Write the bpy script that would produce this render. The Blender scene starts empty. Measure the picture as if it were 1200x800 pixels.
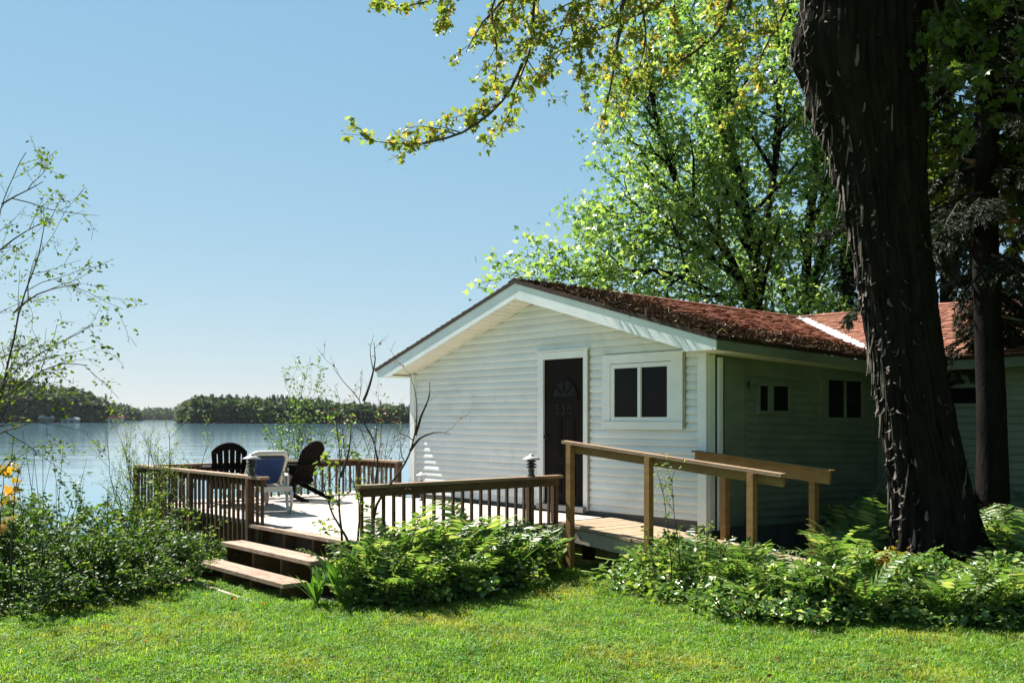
import bpy, math, random
import numpy as np
from mathutils import Vector, Matrix

# ------------------------------------------------------------------ camera, light, exposure
S = bpy.context.scene
COL = S.collection
EYE = 1.85
F = 1167.0                                     # focal length in pixels of the 1200 px wide photograph
HOR = 489.0                                    # row of the horizon

cam = bpy.data.cameras.new('camera')
cam.lens = 35.0
cam.sensor_width = 36.0
cam.shift_y = (HOR - 400.0) / 1200.0
cam.clip_start = 0.1
cam.clip_end = 6000.0
cam_ob = bpy.data.objects.new('camera', cam)
cam_ob.location = (0, 0, EYE)
cam_ob.rotation_euler = (math.radians(90), 0, 0)
COL.objects.link(cam_ob)
S.camera = cam_ob

SUN_AZ = math.atan2(0.7495, 0.662)              # sun stands behind the cottage, to the left (angle from +Y towards -X)
SUN_EL = math.radians(50)
world = bpy.data.worlds.new('World')
S.world = world
world.use_nodes = True
wn = world.node_tree
bg = wn.nodes['Background']
sky = wn.nodes.new('ShaderNodeTexSky')
sky.sky_type = 'NISHITA'
sky.sun_disc = False
sky.sun_elevation = SUN_EL
sky.sun_rotation = -SUN_AZ
sky.air_density = 1.0
sky.dust_density = 0.0
sky.ozone_density = 1.0
# film-like response of the sky's brightness and white balance, the same in every direction
sepc = wn.nodes.new('ShaderNodeSeparateColor')
comb = wn.nodes.new('ShaderNodeCombineColor')
wn.links.new(sky.outputs[0], sepc.inputs[0])
for ch_, (gam, gain) in enumerate(((.61, .765), (.39, 1.388), (.26, 2.036))):
    pw = wn.nodes.new('ShaderNodeMath')
    pw.operation = 'POWER'
    pw.inputs[1].default_value = gam
    ml = wn.nodes.new('ShaderNodeMath')
    ml.operation = 'MULTIPLY'
    ml.inputs[1].default_value = gain
    wn.links.new(sepc.outputs[ch_], pw.inputs[0])
    wn.links.new(pw.outputs[0], ml.inputs[0])
    wn.links.new(ml.outputs[0], comb.inputs[ch_])
wn.links.new(comb.outputs[0], bg.inputs[0])
bg.inputs[1].default_value = 0.073

sun = bpy.data.lights.new('sun', 'SUN')
sun.energy = 5.0
sun.angle = math.radians(0.55)
sun.color = (1.0, 0.95, 0.86)
sun_ob = bpy.data.objects.new('sun', sun)
sd = Vector((-math.sin(SUN_AZ) * math.cos(SUN_EL), math.cos(SUN_AZ) * math.cos(SUN_EL), math.sin(SUN_EL)))
sun_ob.rotation_euler = sd.to_track_quat('Z', 'Y').to_euler()
sun_ob.location = (-20, 20, 30)
COL.objects.link(sun_ob)

S.view_settings.view_transform = 'Standard'
S.view_settings.look = 'None'
S.view_settings.exposure = 1.70
S.view_settings.gamma = 1.0
S.render.engine = 'CYCLES'
S.cycles.use_denoising = True
S.cycles.max_bounces = 6
S.cycles.transparent_max_bounces = 4
S.cycles.diffuse_bounces = 3
S.cycles.glossy_bounces = 2
S.cycles.transmission_bounces = 3

# ------------------------------------------------------------------ helpers
P0 = np.array((-1.65, 16.49))
CU, SU = 0.65, 0.76                            # facade axis u = (CU,-SU); into the house y = (SU,CU)
ROT = math.atan2(-SU, CU)


def HW(u, y, z=0.0):
    return np.array((P0[0] + CU * u + SU * y, P0[1] - SU * u + CU * y, z))


def toH(X, Y):
    dx, dy = X - P0[0], Y - P0[1]
    return CU * dx - SU * dy, SU * dx + CU * dy


def px(x, y, Z):
    return np.array(((x - 600.0) / F * Z, Z, EYE - (y - HOR) / F * Z))


def tag(o, label=None, cat=None, group=None, kind=None):
    if label: o['label'] = label
    if cat: o['category'] = cat
    if group: o['group'] = group
    if kind: o['kind'] = kind
    return o


def empty(name, loc=(0, 0, 0), rz=0.0, label=None, cat=None, group=None):
    o = bpy.data.objects.new(name, None)
    o.empty_display_size = 0.1
    o.location = loc
    o.rotation_euler = (0, 0, rz)
    COL.objects.link(o)
    return tag(o, label, cat, group)


def link(name, me, parent=None, loc=None, rot=None, scale=None):
    o = bpy.data.objects.new(name, me)
    COL.objects.link(o)
    if parent: o.parent = parent
    if loc is not None: o.location = loc
    if rot is not None: o.rotation_euler = rot
    if scale is not None: o.scale = scale if hasattr(scale, '__len__') else (scale,) * 3
    return o


def copy_tree(o, parent=None):
    c = o.copy()
    COL.objects.link(c)
    c.parent = parent
    for ch in o.children:
        copy_tree(ch, c)
    return c


def np_mesh(name, V, Fc, mats, smooth=False, midx=None):
    V = np.asarray(V, dtype=np.float32)
    Fc = np.asarray(Fc, dtype=np.int32)
    me = bpy.data.meshes.new(name)
    m, k = Fc.shape
    me.vertices.add(len(V))
    me.vertices.foreach_set('co', V.ravel())
    me.loops.add(m * k)
    me.loops.foreach_set('vertex_index', Fc.ravel())
    me.polygons.add(m)
    me.polygons.foreach_set('loop_start', np.arange(0, m * k, k, dtype=np.int32))
    for mt in (mats if isinstance(mats, (list, tuple)) else [mats]):
        me.materials.append(mt)
    if midx is not None:
        me.polygons.foreach_set('material_index', np.asarray(midx, dtype=np.int32))
    if smooth:
        me.polygons.foreach_set('use_smooth', np.ones(m, dtype=bool))
    me.update(calc_edges=True)
    me.validate()
    return me


class MB:
    """collects boxes, prisms, tubes and lathes for ONE mesh"""
    def __init__(self, off=(0, 0, 0)):
        self.v, self.f, self.off = [], [], off

    def add(self, vs, fs):
        b = len(self.v)
        ox, oy, oz = self.off
        self.v += [(x - ox, y - oy, z - oz) for x, y, z in vs]
        self.f += [tuple(i + b for i in f) for f in fs]
        return self

    def hexa(self, p):                          # 8 corners: bottom ring 0-3, top ring 4-7
        return self.add(p, [(3, 2, 1, 0), (4, 5, 6, 7), (0, 1, 5, 4), (1, 2, 6, 5), (2, 3, 7, 6), (3, 0, 4, 7)])

    def box(self, x0, x1, y0, y1, z0, z1):
        return self.hexa([(x0, y0, z0), (x1, y0, z0), (x1, y1, z0), (x0, y1, z0),
                          (x0, y0, z1), (x1, y0, z1), (x1, y1, z1), (x0, y1, z1)])

    def bar(self, a, b, w, h, up=(0, 0, 1)):     # rectangular bar from a to b
        a, b = Vector(a), Vector(b)
        d = (b - a).normalized()
        s = d.cross(Vector(up))
        if s.length < 1e-4: s = d.cross(Vector((1, 0, 0)))
        s.normalize()
        t = s.cross(d)
        s *= w / 2
        t *= h / 2
        return self.hexa([tuple(a - s - t), tuple(a + s - t), tuple(b + s - t), tuple(b - s - t),
                          tuple(a - s + t), tuple(a + s + t), tuple(b + s + t), tuple(b - s + t)])

    def prism(self, poly, axis, a, b):           # poly in the two other axes, extruded along axis from a to b
        n = len(poly)
        def mk(p, t):
            if axis == 'x': return (t, p[0], p[1])
            if axis == 'y': return (p[0], t, p[1])
            return (p[0], p[1], t)
        vs = [mk(p, a) for p in poly] + [mk(p, b) for p in poly]
        fs = [tuple(range(n - 1, -1, -1)), tuple(range(n, 2 * n))]
        fs += [(i, (i + 1) % n, n + (i + 1) % n, n + i) for i in range(n)]
        return self.add(vs, fs)

    def tube(self, pts, r, seg=8, cap=True):
        pts = [Vector(p) for p in pts]
        rr = r if hasattr(r, '__len__') else [r] * len(pts)
        vs, fs = [], []
        nrm_ = None
        for i, p in enumerate(pts):
            d = (pts[min(i + 1, len(pts) - 1)] - pts[max(i - 1, 0)]).normalized()
            if nrm_ is None:
                nrm_ = d.cross(Vector((0, 0, 1)))
                if nrm_.length < 1e-3: nrm_ = d.cross(Vector((1, 0, 0)))
            nrm_ = (nrm_ - d * nrm_.dot(d)).normalized()
            b = d.cross(nrm_)
            for k in range(seg):
                a = 2 * math.pi * k / seg
                vs.append(tuple(p + (nrm_ * math.cos(a) + b * math.sin(a)) * rr[i]))
        for i in range(len(pts) - 1):
            for k in range(seg):
                k2 = (k + 1) % seg
                fs.append((i * seg + k, i * seg + k2, (i + 1) * seg + k2, (i + 1) * seg + k))
        if cap:
            fs.append(tuple(range(seg - 1, -1, -1)))
            fs.append(tuple((len(pts) - 1) * seg + k for k in range(seg)))
        return self.add(vs, fs)

    def lathe(self, prof, c=(0, 0, 0), seg=20):   # prof: (radius, z) from bottom to top
        vs, fs = [], []
        for r, z in prof:
            for k in range(seg):
                a = 2 * math.pi * k / seg
                vs.append((c[0] + r * math.cos(a), c[1] + r * math.sin(a), c[2] + z))
        for i in range(len(prof) - 1):
            for k in range(seg):
                k2 = (k + 1) % seg
                fs.append((i * seg + k, i * seg + k2, (i + 1) * seg + k2, (i + 1) * seg + k))
        fs.append(tuple(range(seg - 1, -1, -1)))
        fs.append(tuple((len(prof) - 1) * seg + k for k in range(seg)))
        return self.add(vs, fs)

    def build(self, name, mt, parent=None, smooth=False):
        me = bpy.data.meshes.new(name)
        me.from_pydata(self.v, [], self.f)
        me.materials.append(mt)
        if smooth:
            me.polygons.foreach_set('use_smooth', np.ones(len(me.polygons), dtype=bool))
        me.update()
        return link(name, me, parent)


def vnoise(x, y, seed=0):                        # smooth value noise in [0,1]
    xi, yi = np.floor(x).astype(np.int64), np.floor(y).astype(np.int64)
    fx, fy = x - xi, y - yi
    fx, fy = fx * fx * (3 - 2 * fx), fy * fy * (3 - 2 * fy)
    def h(a, b):
        n = (a * 374761393 + b * 668265263 + seed * 974634777) & 0xffffffff
        n = ((n ^ (n >> 13)) * 1274126177) & 0xffffffff
        return ((n ^ (n >> 16)) & 0xffff) / 65535.0
    return (h(xi, yi) * (1 - fx) + h(xi + 1, yi) * fx) * (1 - fy) + (h(xi, yi + 1) * (1 - fx) + h(xi + 1, yi + 1) * fx) * fy


def fbm(x, y, seed=0, o=3):
    s, a, t = 0, 1.0, 0
    for i in range(o):
        s = s + a * vnoise(x * 2 ** i, y * 2 ** i, seed + i)
        t += a
        a *= 0.5
    return s / t

# ------------------------------------------------------------------ materials


def new_mat(name):
    m = bpy.data.materials.new(name)
    m.use_nodes = True
    nt = m.node_tree
    return m, nt, nt.nodes['Principled BSDF']


def rgba(c): return (c[0], c[1], c[2], 1.0)


def noise_mat(name, c1, c2, scale=4.0, rough=0.6, stretch=(1, 1, 1), bump=0.0, bscale=40.0, spec=0.3, detail=5.0,
              c3=None, s3=1.0, lo3=0.55, hi3=0.75, coord='Object', island=0.0, lo=0.3, hi=0.7, metal=0.0):
    m, nt, b = new_mat(name)
    N, L = nt.nodes.new, nt.links.new
    tc = N('ShaderNodeTexCoord')
    mp = N('ShaderNodeMapping')
    mp.inputs['Scale'].default_value = stretch
    L(tc.outputs[coord], mp.inputs[0])
    n1 = N('ShaderNodeTexNoise')
    n1.inputs['Scale'].default_value = scale
    n1.inputs['Detail'].default_value = detail
    n1.inputs['Roughness'].default_value = 0.65
    L(mp.outputs[0], n1.inputs['Vector'])
    r1 = N('ShaderNodeValToRGB')
    r1.color_ramp.elements[0].position, r1.color_ramp.elements[1].position = lo, hi
    r1.color_ramp.elements[0].color, r1.color_ramp.elements[1].color = rgba(c1), rgba(c2)
    L(n1.outputs['Fac'], r1.inputs[0])
    out = r1.outputs[0]
    if c3 is not None:
        n3 = N('ShaderNodeTexNoise')
        n3.inputs['Scale'].default_value = s3
        n3.inputs['Detail'].default_value = 6
        n3.inputs['Roughness'].default_value = 0.7
        L(tc.outputs[coord], n3.inputs['Vector'])
        r3 = N('ShaderNodeMapRange')
        r3.inputs[1].default_value, r3.inputs[2].default_value = lo3, hi3
        L(n3.outputs['Fac'], r3.inputs[0])
        mx = N('ShaderNodeMix')
        mx.data_type = 'RGBA'
        mx.inputs[7].default_value = rgba(c3)
        L(r3.outputs[0], mx.inputs[0])
        L(out, mx.inputs[6])
        out = mx.outputs[2]
    if island:
        ge = N('ShaderNodeNewGeometry')
        oi = N('ShaderNodeObjectInfo')
        ad = N('ShaderNodeMath'); ad.operation = 'ADD'
        L(ge.outputs['Random Per Island'], ad.inputs[0])
        L(oi.outputs['Random'], ad.inputs[1])
        fr = N('ShaderNodeMath'); fr.operation = 'FRACT'
        L(ad.outputs[0], fr.inputs[0])
        mr = N('ShaderNodeMapRange')
        mr.inputs[3].default_value, mr.inputs[4].default_value = 1 - island, 1 + island
        L(fr.outputs[0], mr.inputs[0])
        hs = N('ShaderNodeHueSaturation')
        L(mr.outputs[0], hs.inputs['Value'])
        L(out, hs.inputs['Color'])
        out = hs.outputs[0]
    L(out, b.inputs['Base Color'])
    b.inputs['Roughness'].default_value = rough
    b.inputs['Specular IOR Level'].default_value = spec
    b.inputs['Metallic'].default_value = metal
    if bump:
        n2 = N('ShaderNodeTexNoise')
        n2.inputs['Scale'].default_value = bscale
        n2.inputs['Detail'].default_value = 4
        L(mp.outputs[0], n2.inputs['Vector'])
        bp = N('ShaderNodeBump')
        bp.inputs['Strength'].default_value = bump
        bp.inputs['Distance'].default_value = 0.02
        L(n2.outputs['Fac'], bp.inputs['Height'])
        L(bp.outputs[0], b.inputs['Normal'])
    return m


def leaf_mat(name, c1, c2, tr, c3=None, f3=0.12, tfac=0.45, rough=0.45, spec=0.35, patch=None):
    """leaf colour varies from leaf to leaf; light passes through"""
    m, nt, b = new_mat(name)
    N, L = nt.nodes.new, nt.links.new
    ge = N('ShaderNodeNewGeometry')
    oi = N('ShaderNodeObjectInfo')
    ad = N('ShaderNodeMath'); ad.operation = 'ADD'
    L(ge.outputs['Random Per Island'], ad.inputs[0])
    L(oi.outputs['Random'], ad.inputs[1])
    fr = N('ShaderNodeMath'); fr.operation = 'FRACT'
    L(ad.outputs[0], fr.inputs[0])
    rp = N('ShaderNodeValToRGB')
    e = rp.color_ramp.elements
    e[0].color, e[1].color = rgba(c1), rgba(c2)
    if c3 is not None:
        e[1].position = 1 - f3
        n = e.new(min(0.999, 1 - f3 + 0.02))
        n.color = rgba(c3)
    L(fr.outputs[0], rp.inputs[0])
    colour = rp.outputs[0]
    if patch is not None:                         # dry and lush patches over the ground
        nz = N('ShaderNodeTexNoise')
        nz.inputs['Scale'].default_value = .75
        nz.inputs['Detail'].default_value = 5
        L(ge.outputs['Position'], nz.inputs['Vector'])
        mr = N('ShaderNodeMapRange')
        mr.inputs[1].default_value, mr.inputs[2].default_value, mr.inputs[4].default_value = .5, .72, .75
        L(nz.outputs['Fac'], mr.inputs[0])
        pm = N('ShaderNodeMix'); pm.data_type = 'RGBA'
        pm.inputs[7].default_value = rgba(patch)
        L(mr.outputs[0], pm.inputs[0])
        L(colour, pm.inputs[6])
        n2 = N('ShaderNodeTexNoise')
        n2.inputs['Scale'].default_value = 2.3
        n2.inputs['Detail'].default_value = 8
        n2.inputs['Roughness'].default_value = .72
        L(ge.outputs['Position'], n2.inputs['Vector'])
        m2 = N('ShaderNodeMapRange')
        m2.inputs[1].default_value, m2.inputs[2].default_value, m2.inputs[3].default_value, m2.inputs[4].default_value = .33, .67, .50, 1.30
        L(n2.outputs['Fac'], m2.inputs[0])
        hv = N('ShaderNodeHueSaturation')
        L(m2.outputs[0], hv.inputs['Value'])
        L(pm.outputs[2], hv.inputs['Color'])
        colour = hv.outputs[0]
    L(colour, b.inputs['Base Color'])
    b.inputs['Roughness'].default_value = rough
    b.inputs['Specular IOR Level'].default_value = spec
    t = N('ShaderNodeBsdfTranslucent')
    mu = N('ShaderNodeMix'); mu.data_type = 'RGBA'; mu.blend_type = 'MULTIPLY'
    mu.inputs[0].default_value = 1.0
    mu.inputs[7].default_value = rgba(tr)
    L(colour, mu.inputs[6])
    L(mu.outputs[2], t.inputs['Color'])
    mix = N('ShaderNodeMixShader')
    mix.inputs[0].default_value = tfac
    L(b.outputs[0], mix.inputs[1])
    L(t.outputs[0], mix.inputs[2])
    L(mix.outputs[0], nt.nodes['Material Output'].inputs['Surface'])
    return m


M = {}
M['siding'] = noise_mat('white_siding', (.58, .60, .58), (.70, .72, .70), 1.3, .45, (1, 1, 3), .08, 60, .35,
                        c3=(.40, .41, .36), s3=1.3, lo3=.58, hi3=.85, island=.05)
M['side_siding'] = noise_mat('shade_darkened_siding', (.11, .145, .09), (.18, .22, .15), 1.6, .55, (1, 1, 3), .08, 60, .3,  # white siding; canopy shade and green light put into its base colour
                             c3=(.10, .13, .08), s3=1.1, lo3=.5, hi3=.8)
M['trim'] = noise_mat('white_trim_paint', (.64, .66, .64), (.74, .76, .74), 2.0, .45, (1, 1, 1), .05, 50, .35,
                      c3=(.38, .40, .38), s3=2.2, lo3=.64, hi3=.9)
M['fascia'] = noise_mat('fascia_paint', (.56, .60, .60), (.68, .71, .71), 2.0, .45, (1, 1, 1), .04, 50, .35)
M['soffit'] = noise_mat('soffit_metal', (.70, .68, .60), (.78, .76, .68), 2.0, .5, (1, 1, 1), .03, 50, .3)
M['door'] = noise_mat('dark_brown_door', (.006, .005, .0035), (.010, .008, .006), 3.0, .6, (1, 1, 1), .05, 30, .06)
M['brass'] = noise_mat('dull_brass', (.012, .010, .007), (.019, .016, .011), 20, .6, metal=0.0, spec=.2)
M['glass'] = noise_mat('dark_glass', (.003, .0035, .0035), (.005, .006, .006), 1.0, .05, spec=.10)
M['foundation'] = noise_mat('foundation_block', (.05, .05, .045), (.10, .10, .09), 5, .9, bump=.3)
M['shingle'] = noise_mat('red_shingle', (.165, .068, .045), (.26, .118, .078), 7.0, .9, (1, 1, 1), .2, 60, .15,
                         c3=(.12, .05, .035), s3=1.1, lo3=.55, hi3=.8, island=.32)
def stain_front_slope(m):
    """black-brown moss and grime spreading in from the gable edge and up from the eave"""
    nt = m.node_tree
    N, L = nt.nodes.new, nt.links.new
    b = nt.nodes['Principled BSDF']
    src = b.inputs['Base Color'].links[0].from_socket
    tc = N('ShaderNodeTexCoord'); sx = N('ShaderNodeSeparateXYZ')
    L(tc.outputs['Object'], sx.inputs[0])
    a = N('ShaderNodeMapRange'); a.inputs[1].default_value, a.inputs[2].default_value, a.inputs[3].default_value, a.inputs[4].default_value = -.4, 3.2, .72, 0
    L(sx.outputs['Y'], a.inputs[0])
    e = N('ShaderNodeMapRange'); e.inputs[1].default_value, e.inputs[2].default_value, e.inputs[3].default_value, e.inputs[4].default_value = 5.6, 6.6, 0, .55
    L(sx.outputs['X'], e.inputs[0])
    mx = N('ShaderNodeMath'); mx.operation = 'MAXIMUM'
    L(a.outputs[0], mx.inputs[0]); L(e.outputs[0], mx.inputs[1])
    nz = N('ShaderNodeTexNoise'); nz.inputs['Scale'].default_value = 3.2; nz.inputs['Detail'].default_value = 7; nz.inputs['Roughness'].default_value = .7
    L(tc.outputs['Object'], nz.inputs['Vector'])
    ad = N('ShaderNodeMath'); ad.operation = 'ADD'
    L(mx.outputs[0], ad.inputs[0]); L(nz.outputs['Fac'], ad.inputs[1])
    rp = N('ShaderNodeMapRange'); rp.inputs[1].default_value, rp.inputs[2].default_value, rp.inputs[4].default_value = .72, 1.05, .92
    L(ad.outputs[0], rp.inputs[0])
    mc = N('ShaderNodeMix'); mc.data_type = 'RGBA'
    mc.inputs[7].default_value = (.028, .017, .011, 1)
    L(rp.outputs[0], mc.inputs[0]); L(src, mc.inputs[6]); L(mc.outputs[2], b.inputs['Base Color'])


M['stained'] = noise_mat('stained_red_shingle', (.20, .075, .045), (.31, .13, .08), 7.0, .9, (1, 1, 1), .2, 60, .15,
                         c3=(.12, .05, .035), s3=1.1, lo3=.55, hi3=.8, island=.32)
stain_front_slope(M['stained'])
M['felt'] = noise_mat('roof_felt', (.03, .02, .016), (.05, .035, .028), 8, .95)
M['flashing'] = noise_mat('valley_metal', (.62, .64, .64), (.78, .80, .80), 3, .4, c3=(.30, .24, .2), s3=4, lo3=.6, hi3=.8)
M['litter'] = leaf_mat('roof_litter', (.022, .015, .010), (.06, .04, .025), (1, .8, .5), (.38, .32, .24), .07, .1, .8, .1)
M['rail'] = noise_mat('brown_stained_wood', (.055, .031, .016), (.11, .065, .034), 5.0, .7, (1, 1, 6), .25, 50, .2,
                      c3=(.035, .02, .012), s3=3.0, lo3=.5, hi3=.75, island=.2)
M['rail_cap'] = noise_mat('worn_cap_wood', (.20, .13, .08), (.32, .22, .15), 6.0, .7, (1, 1, 1), .25, 50, .2,
                          c3=(.14, .08, .045), s3=3.0, lo3=.5, hi3=.75, island=.12)
M['ramp_wood'] = noise_mat('tan_treated_wood', (.19, .10, .030), (.29, .165, .062), 5.0, .7, (1, 1, 5), .25, 50, .2,
                           c3=(.11, .065, .03), s3=3.0, lo3=.55, hi3=.8, island=.12)
M['deck'] = noise_mat('weathered_deck_boards', (.33, .28, .24), (.46, .40, .35), 6.0, .75, (1, 8, 1), .25, 50, .2,
                      c3=(.30, .23, .18), s3=2.0, lo3=.55, hi3=.8, island=.10)
M['ramp_plank'] = noise_mat('ramp_plank_wood', (.24, .17, .11), (.36, .28, .19), 6.0, .75, (8, 1, 1), .25, 50, .2,
                        c3=(.14, .09, .055), s3=3.0, lo3=.55, hi3=.8, island=.14)
M['tread'] = noise_mat('step_tread_wood', (.22, .14, .095), (.34, .26, .20), 6.0, .75, (1, 6, 1), .25, 50, .2,
                       c3=(.16, .08, .05), s3=3.0, lo3=.5, hi3=.75, island=.1)
M['darkwood'] = noise_mat('dark_understructure', (.045, .028, .018), (.08, .05, .03), 6, .85, bump=.2)
M['old_board'] = noise_mat('pale_old_board', (.25, .2, .14), (.4, .34, .26), 8, .85, bump=.2)
M['black_plastic'] = noise_mat('dark_chair_plastic', (.005, .004, .0035), (.008, .006, .0055), 6, .75, spec=.06)
M['white_plastic'] = noise_mat('white_resin', (.46, .45, .41), (.56, .55, .51), 4, .45)
M['blue_sling'] = noise_mat('blue_sling_fabric', (.008, .030, .11), (.013, .046, .16), 30, .8, bump=.1)
M['navy_band'] = noise_mat('navy_band_fabric', (.015, .03, .05), (.022, .045, .075), 30, .8)
M['lamp_metal'] = noise_mat('lamp_black_metal', (.03, .033, .03), (.05, .055, .05), 10, .45)
M['lamp_cap'] = noise_mat('lamp_pewter', (.30, .30, .29), (.42, .42, .40), 10, .45)
M['lamp_white'] = noise_mat('lamp_white', (.72, .72, .70), (.80, .80, .78), 10, .4)
M['lamp_lens'] = noise_mat('lamp_smoked_lens', (.05, .06, .05), (.08, .09, .08), 10, .2)
M['steel'] = noise_mat('dull_steel', (.22, .22, .21), (.3, .3, .29), 10, .5, metal=.5)
M['lawn'] = noise_mat('lawn_soil', (.10, .16, .03), (.16, .22, .045), 1.2, .95, bump=.6, bscale=30, spec=.1,
                      c3=(.15, .15, .045), s3=.55, lo3=.55, hi3=.72)
M['soil'] = noise_mat('bed_soil', (.02, .016, .010), (.04, .032, .02), 6, .95, bump=.4)
M['grass'] = leaf_mat('grass_blade', (.105, .235, .022), (.225, .36, .045), (1.2, 1.22, .42), (.44, .42, .19), .07, .5, .5, .25, patch=(.42, .37, .085))
M['clover'] = leaf_mat('clover_leaf', (.07, .20, .04), (.13, .28, .07), (1.1, 1.2, .5), (.26, .38, .16), .10, .4, .55, .2)
M['hill'] = noise_mat('hill_ground', (.03, .045, .018), (.06, .07, .03), .05, .95)
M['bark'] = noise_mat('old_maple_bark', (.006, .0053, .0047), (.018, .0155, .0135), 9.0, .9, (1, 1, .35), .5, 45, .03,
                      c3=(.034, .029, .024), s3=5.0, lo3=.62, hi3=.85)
M['peel'] = noise_mat('peeling_bark', (.03, .026, .022), (.16, .14, .12), 9.0, .85, (1, 1, .3), .3, 40, .15)
M['twig'] = noise_mat('twig_bark', (.035, .026, .018), (.065, .048, .034), 12, .9)
M['greybark'] = noise_mat('grey_bark', (.05, .04, .032), (.11, .09, .072), 10, .9, (1, 1, .4), .4, 40, .1)
M['maple_near'] = leaf_mat('young_maple_leaf', (.12, .18, .035), (.24, .27, .07), (1.25, 1.25, .6), (.40, .27, .08), .14, .6)
M['maple_crown'] = leaf_mat('maple_leaf', (.038, .075, .013), (.08, .125, .024), (1.25, 1.3, .5), None, .1, .45)
M['maple_back'] = leaf_mat('bright_maple_leaf', (.095, .18, .045), (.18, .29, .085), (1.22, 1.22, .55), (.30, .40, .17), .28, .56, .32, .6)
M['spruce'] = leaf_mat('spruce_needle', (.010, .018, .010), (.022, .035, .016), (1, 1.2, .5), (.06, .045, .02), .05, .15, .6, .2)
M['fern'] = leaf_mat('fern_frond', (.065, .145, .032), (.145, .245, .07), (1.25, 1.22, .55), (.30, .36, .15), .18, .48, .38, .6)
M['fernstem'] = noise_mat('fern_stem', (.08, .07, .02), (.12, .10, .03), 9, .7)
M['fern_gold'] = leaf_mat('golden_fern', (.24, .15, .02), (.36, .24, .04), (1.2, 1.1, .5), None, .1, .45)
M['cover'] = leaf_mat('ground_cover_leaf', (.065, .15, .03), (.17, .27, .075), (1.2, 1.25, .5), (.36, .42, .20), .18, .42, .26, .8)
M['shrub'] = leaf_mat('shrub_leaf', (.022, .058, .012), (.062, .12, .024), (1.3, 1.3, .5), (.19, .26, .06), .12, .45, .5, .3)
M['shrub_light'] = leaf_mat('pale_shrub_leaf', (.09, .16, .03), (.17, .25, .05), (1.25, 1.25, .5), (.24, .28, .08), .15, .5, .6, .2)
M['bank_leaf'] = leaf_mat('bank_tree_leaf', (.055, .11, .025), (.12, .19, .045), (1.2, 1.25, .5), None, .1, .45)
M['sparse'] = leaf_mat('sparse_leaf', (.05, .10, .016), (.12, .17, .03), (1.3, 1.25, .5), None, .1, .5, .65, .15)
M['amber'] = leaf_mat('amber_leaf', (.10, .13, .02), (.26, .19, .03), (1.3, 1.1, .45), (.42, .22, .03), .3, .5)
M['bud'] = leaf_mat('red_bud', (.14, .055, .03), (.22, .10, .05), (1.2, .9, .6), None, .1, .3)
M['lance'] = leaf_mat('lance_leaf', (.05, .12, .022), (.10, .19, .04), (1.2, 1.3, .5), None, .1, .4, .35, .5)
M['far_con'] = leaf_mat('far_conifer', (.014, .032, .020), (.030, .055, .030), (1, 1.2, .5), None, .1, .2, .7, .15)
M['far_dec'] = leaf_mat('far_broadleaf', (.026, .052, .018), (.055, .085, .030), (1.1, 1.2, .5), (.10, .10, .04), .2, .3, .7, .15)
M['dry_leaf'] = leaf_mat('dry_leaf', (.07, .045, .02), (.16, .10, .045), (1, .8, .5), None, .1, .2, .7, .2)
M['dandelion'] = noise_mat('dandelion_yellow', (.62, .34, .015), (.78, .46, .02), 30, .8)
M['boat_red'] = noise_mat('red_boathouse_roof', (.30, .08, .05), (.38, .11, .07), 1, .8)
M['boat_grey'] = noise_mat('grey_boathouse_roof', (.17, .18, .18), (.22, .23, .23), 1, .8)
M['boat_wall'] = noise_mat('boathouse_wall', (.26, .27, .26), (.34, .35, .34), 1, .8)


def water_mat():
    m, nt, b = new_mat('lake_water')
    N, L = nt.nodes.new, nt.links.new
    b.inputs['Base Color'].default_value = (.08, .17, .22, 1)
    b.inputs['Roughness'].default_value = 0.06
    b.inputs['IOR'].default_value = 1.333
    tc = N('ShaderNodeTexCoord')
    mp = N('ShaderNodeMapping')
    mp.inputs['Rotation'].default_value = (0, 0, math.radians(8))
    mp.inputs['Scale'].default_value = (.35, 1.0, 1)
    L(tc.outputs['Object'], mp.inputs[0])
    n1 = N('ShaderNodeTexNoise')
    n1.inputs['Scale'].default_value = 1.1
    n1.inputs['Detail'].default_value = 4
    L(mp.outputs[0], n1.inputs['Vector'])
    n2 = N('ShaderNodeTexNoise')
    n2.inputs['Scale'].default_value = 0.12
    n2.inputs['Detail'].default_value = 3
    L(mp.outputs[0], n2.inputs['Vector'])
    ad = N('ShaderNodeMath'); ad.operation = 'MULTIPLY_ADD'
    ad.inputs[1].default_value = 3.0
    L(n2.outputs['Fac'], ad.inputs[0])
    L(n1.outputs['Fac'], ad.inputs[2])
    bp = N('ShaderNodeBump')
    bp.inputs['Strength'].default_value = 1.0
    bp.inputs['Distance'].default_value = 0.016
    L(ad.outputs[0], bp.inputs['Height'])
    L(bp.outputs[0], b.inputs['Normal'])
    return m


M['water'] = water_mat()

# ------------------------------------------------------------------ ground, lake, far shores
WATER_Z = -1.05


def sstep(a, b, x):
    t = np.clip((x - a) / (b - a), 0, 1)
    return t * t * (3 - 2 * t)


def ground_z(X, Y):
    X, Y = np.asarray(X, float), np.asarray(Y, float)
    u, y = toH(X, Y)
    bank = sstep(-2.0, -8.0, u + 0.8 * (vnoise(y * .35, y * 0, 5) - .5)) * -2.6
    rise = 0.16 * sstep(2.2, 5.0, X) * sstep(8.4, 10.5, Y) * sstep(30, 18, Y)
    bumps = 0.05 * (fbm(X * .5, Y * .5, 3) - .5)
    far = -0.5 * sstep(40, 80, Y)
    return bank + rise + bumps + far


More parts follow.
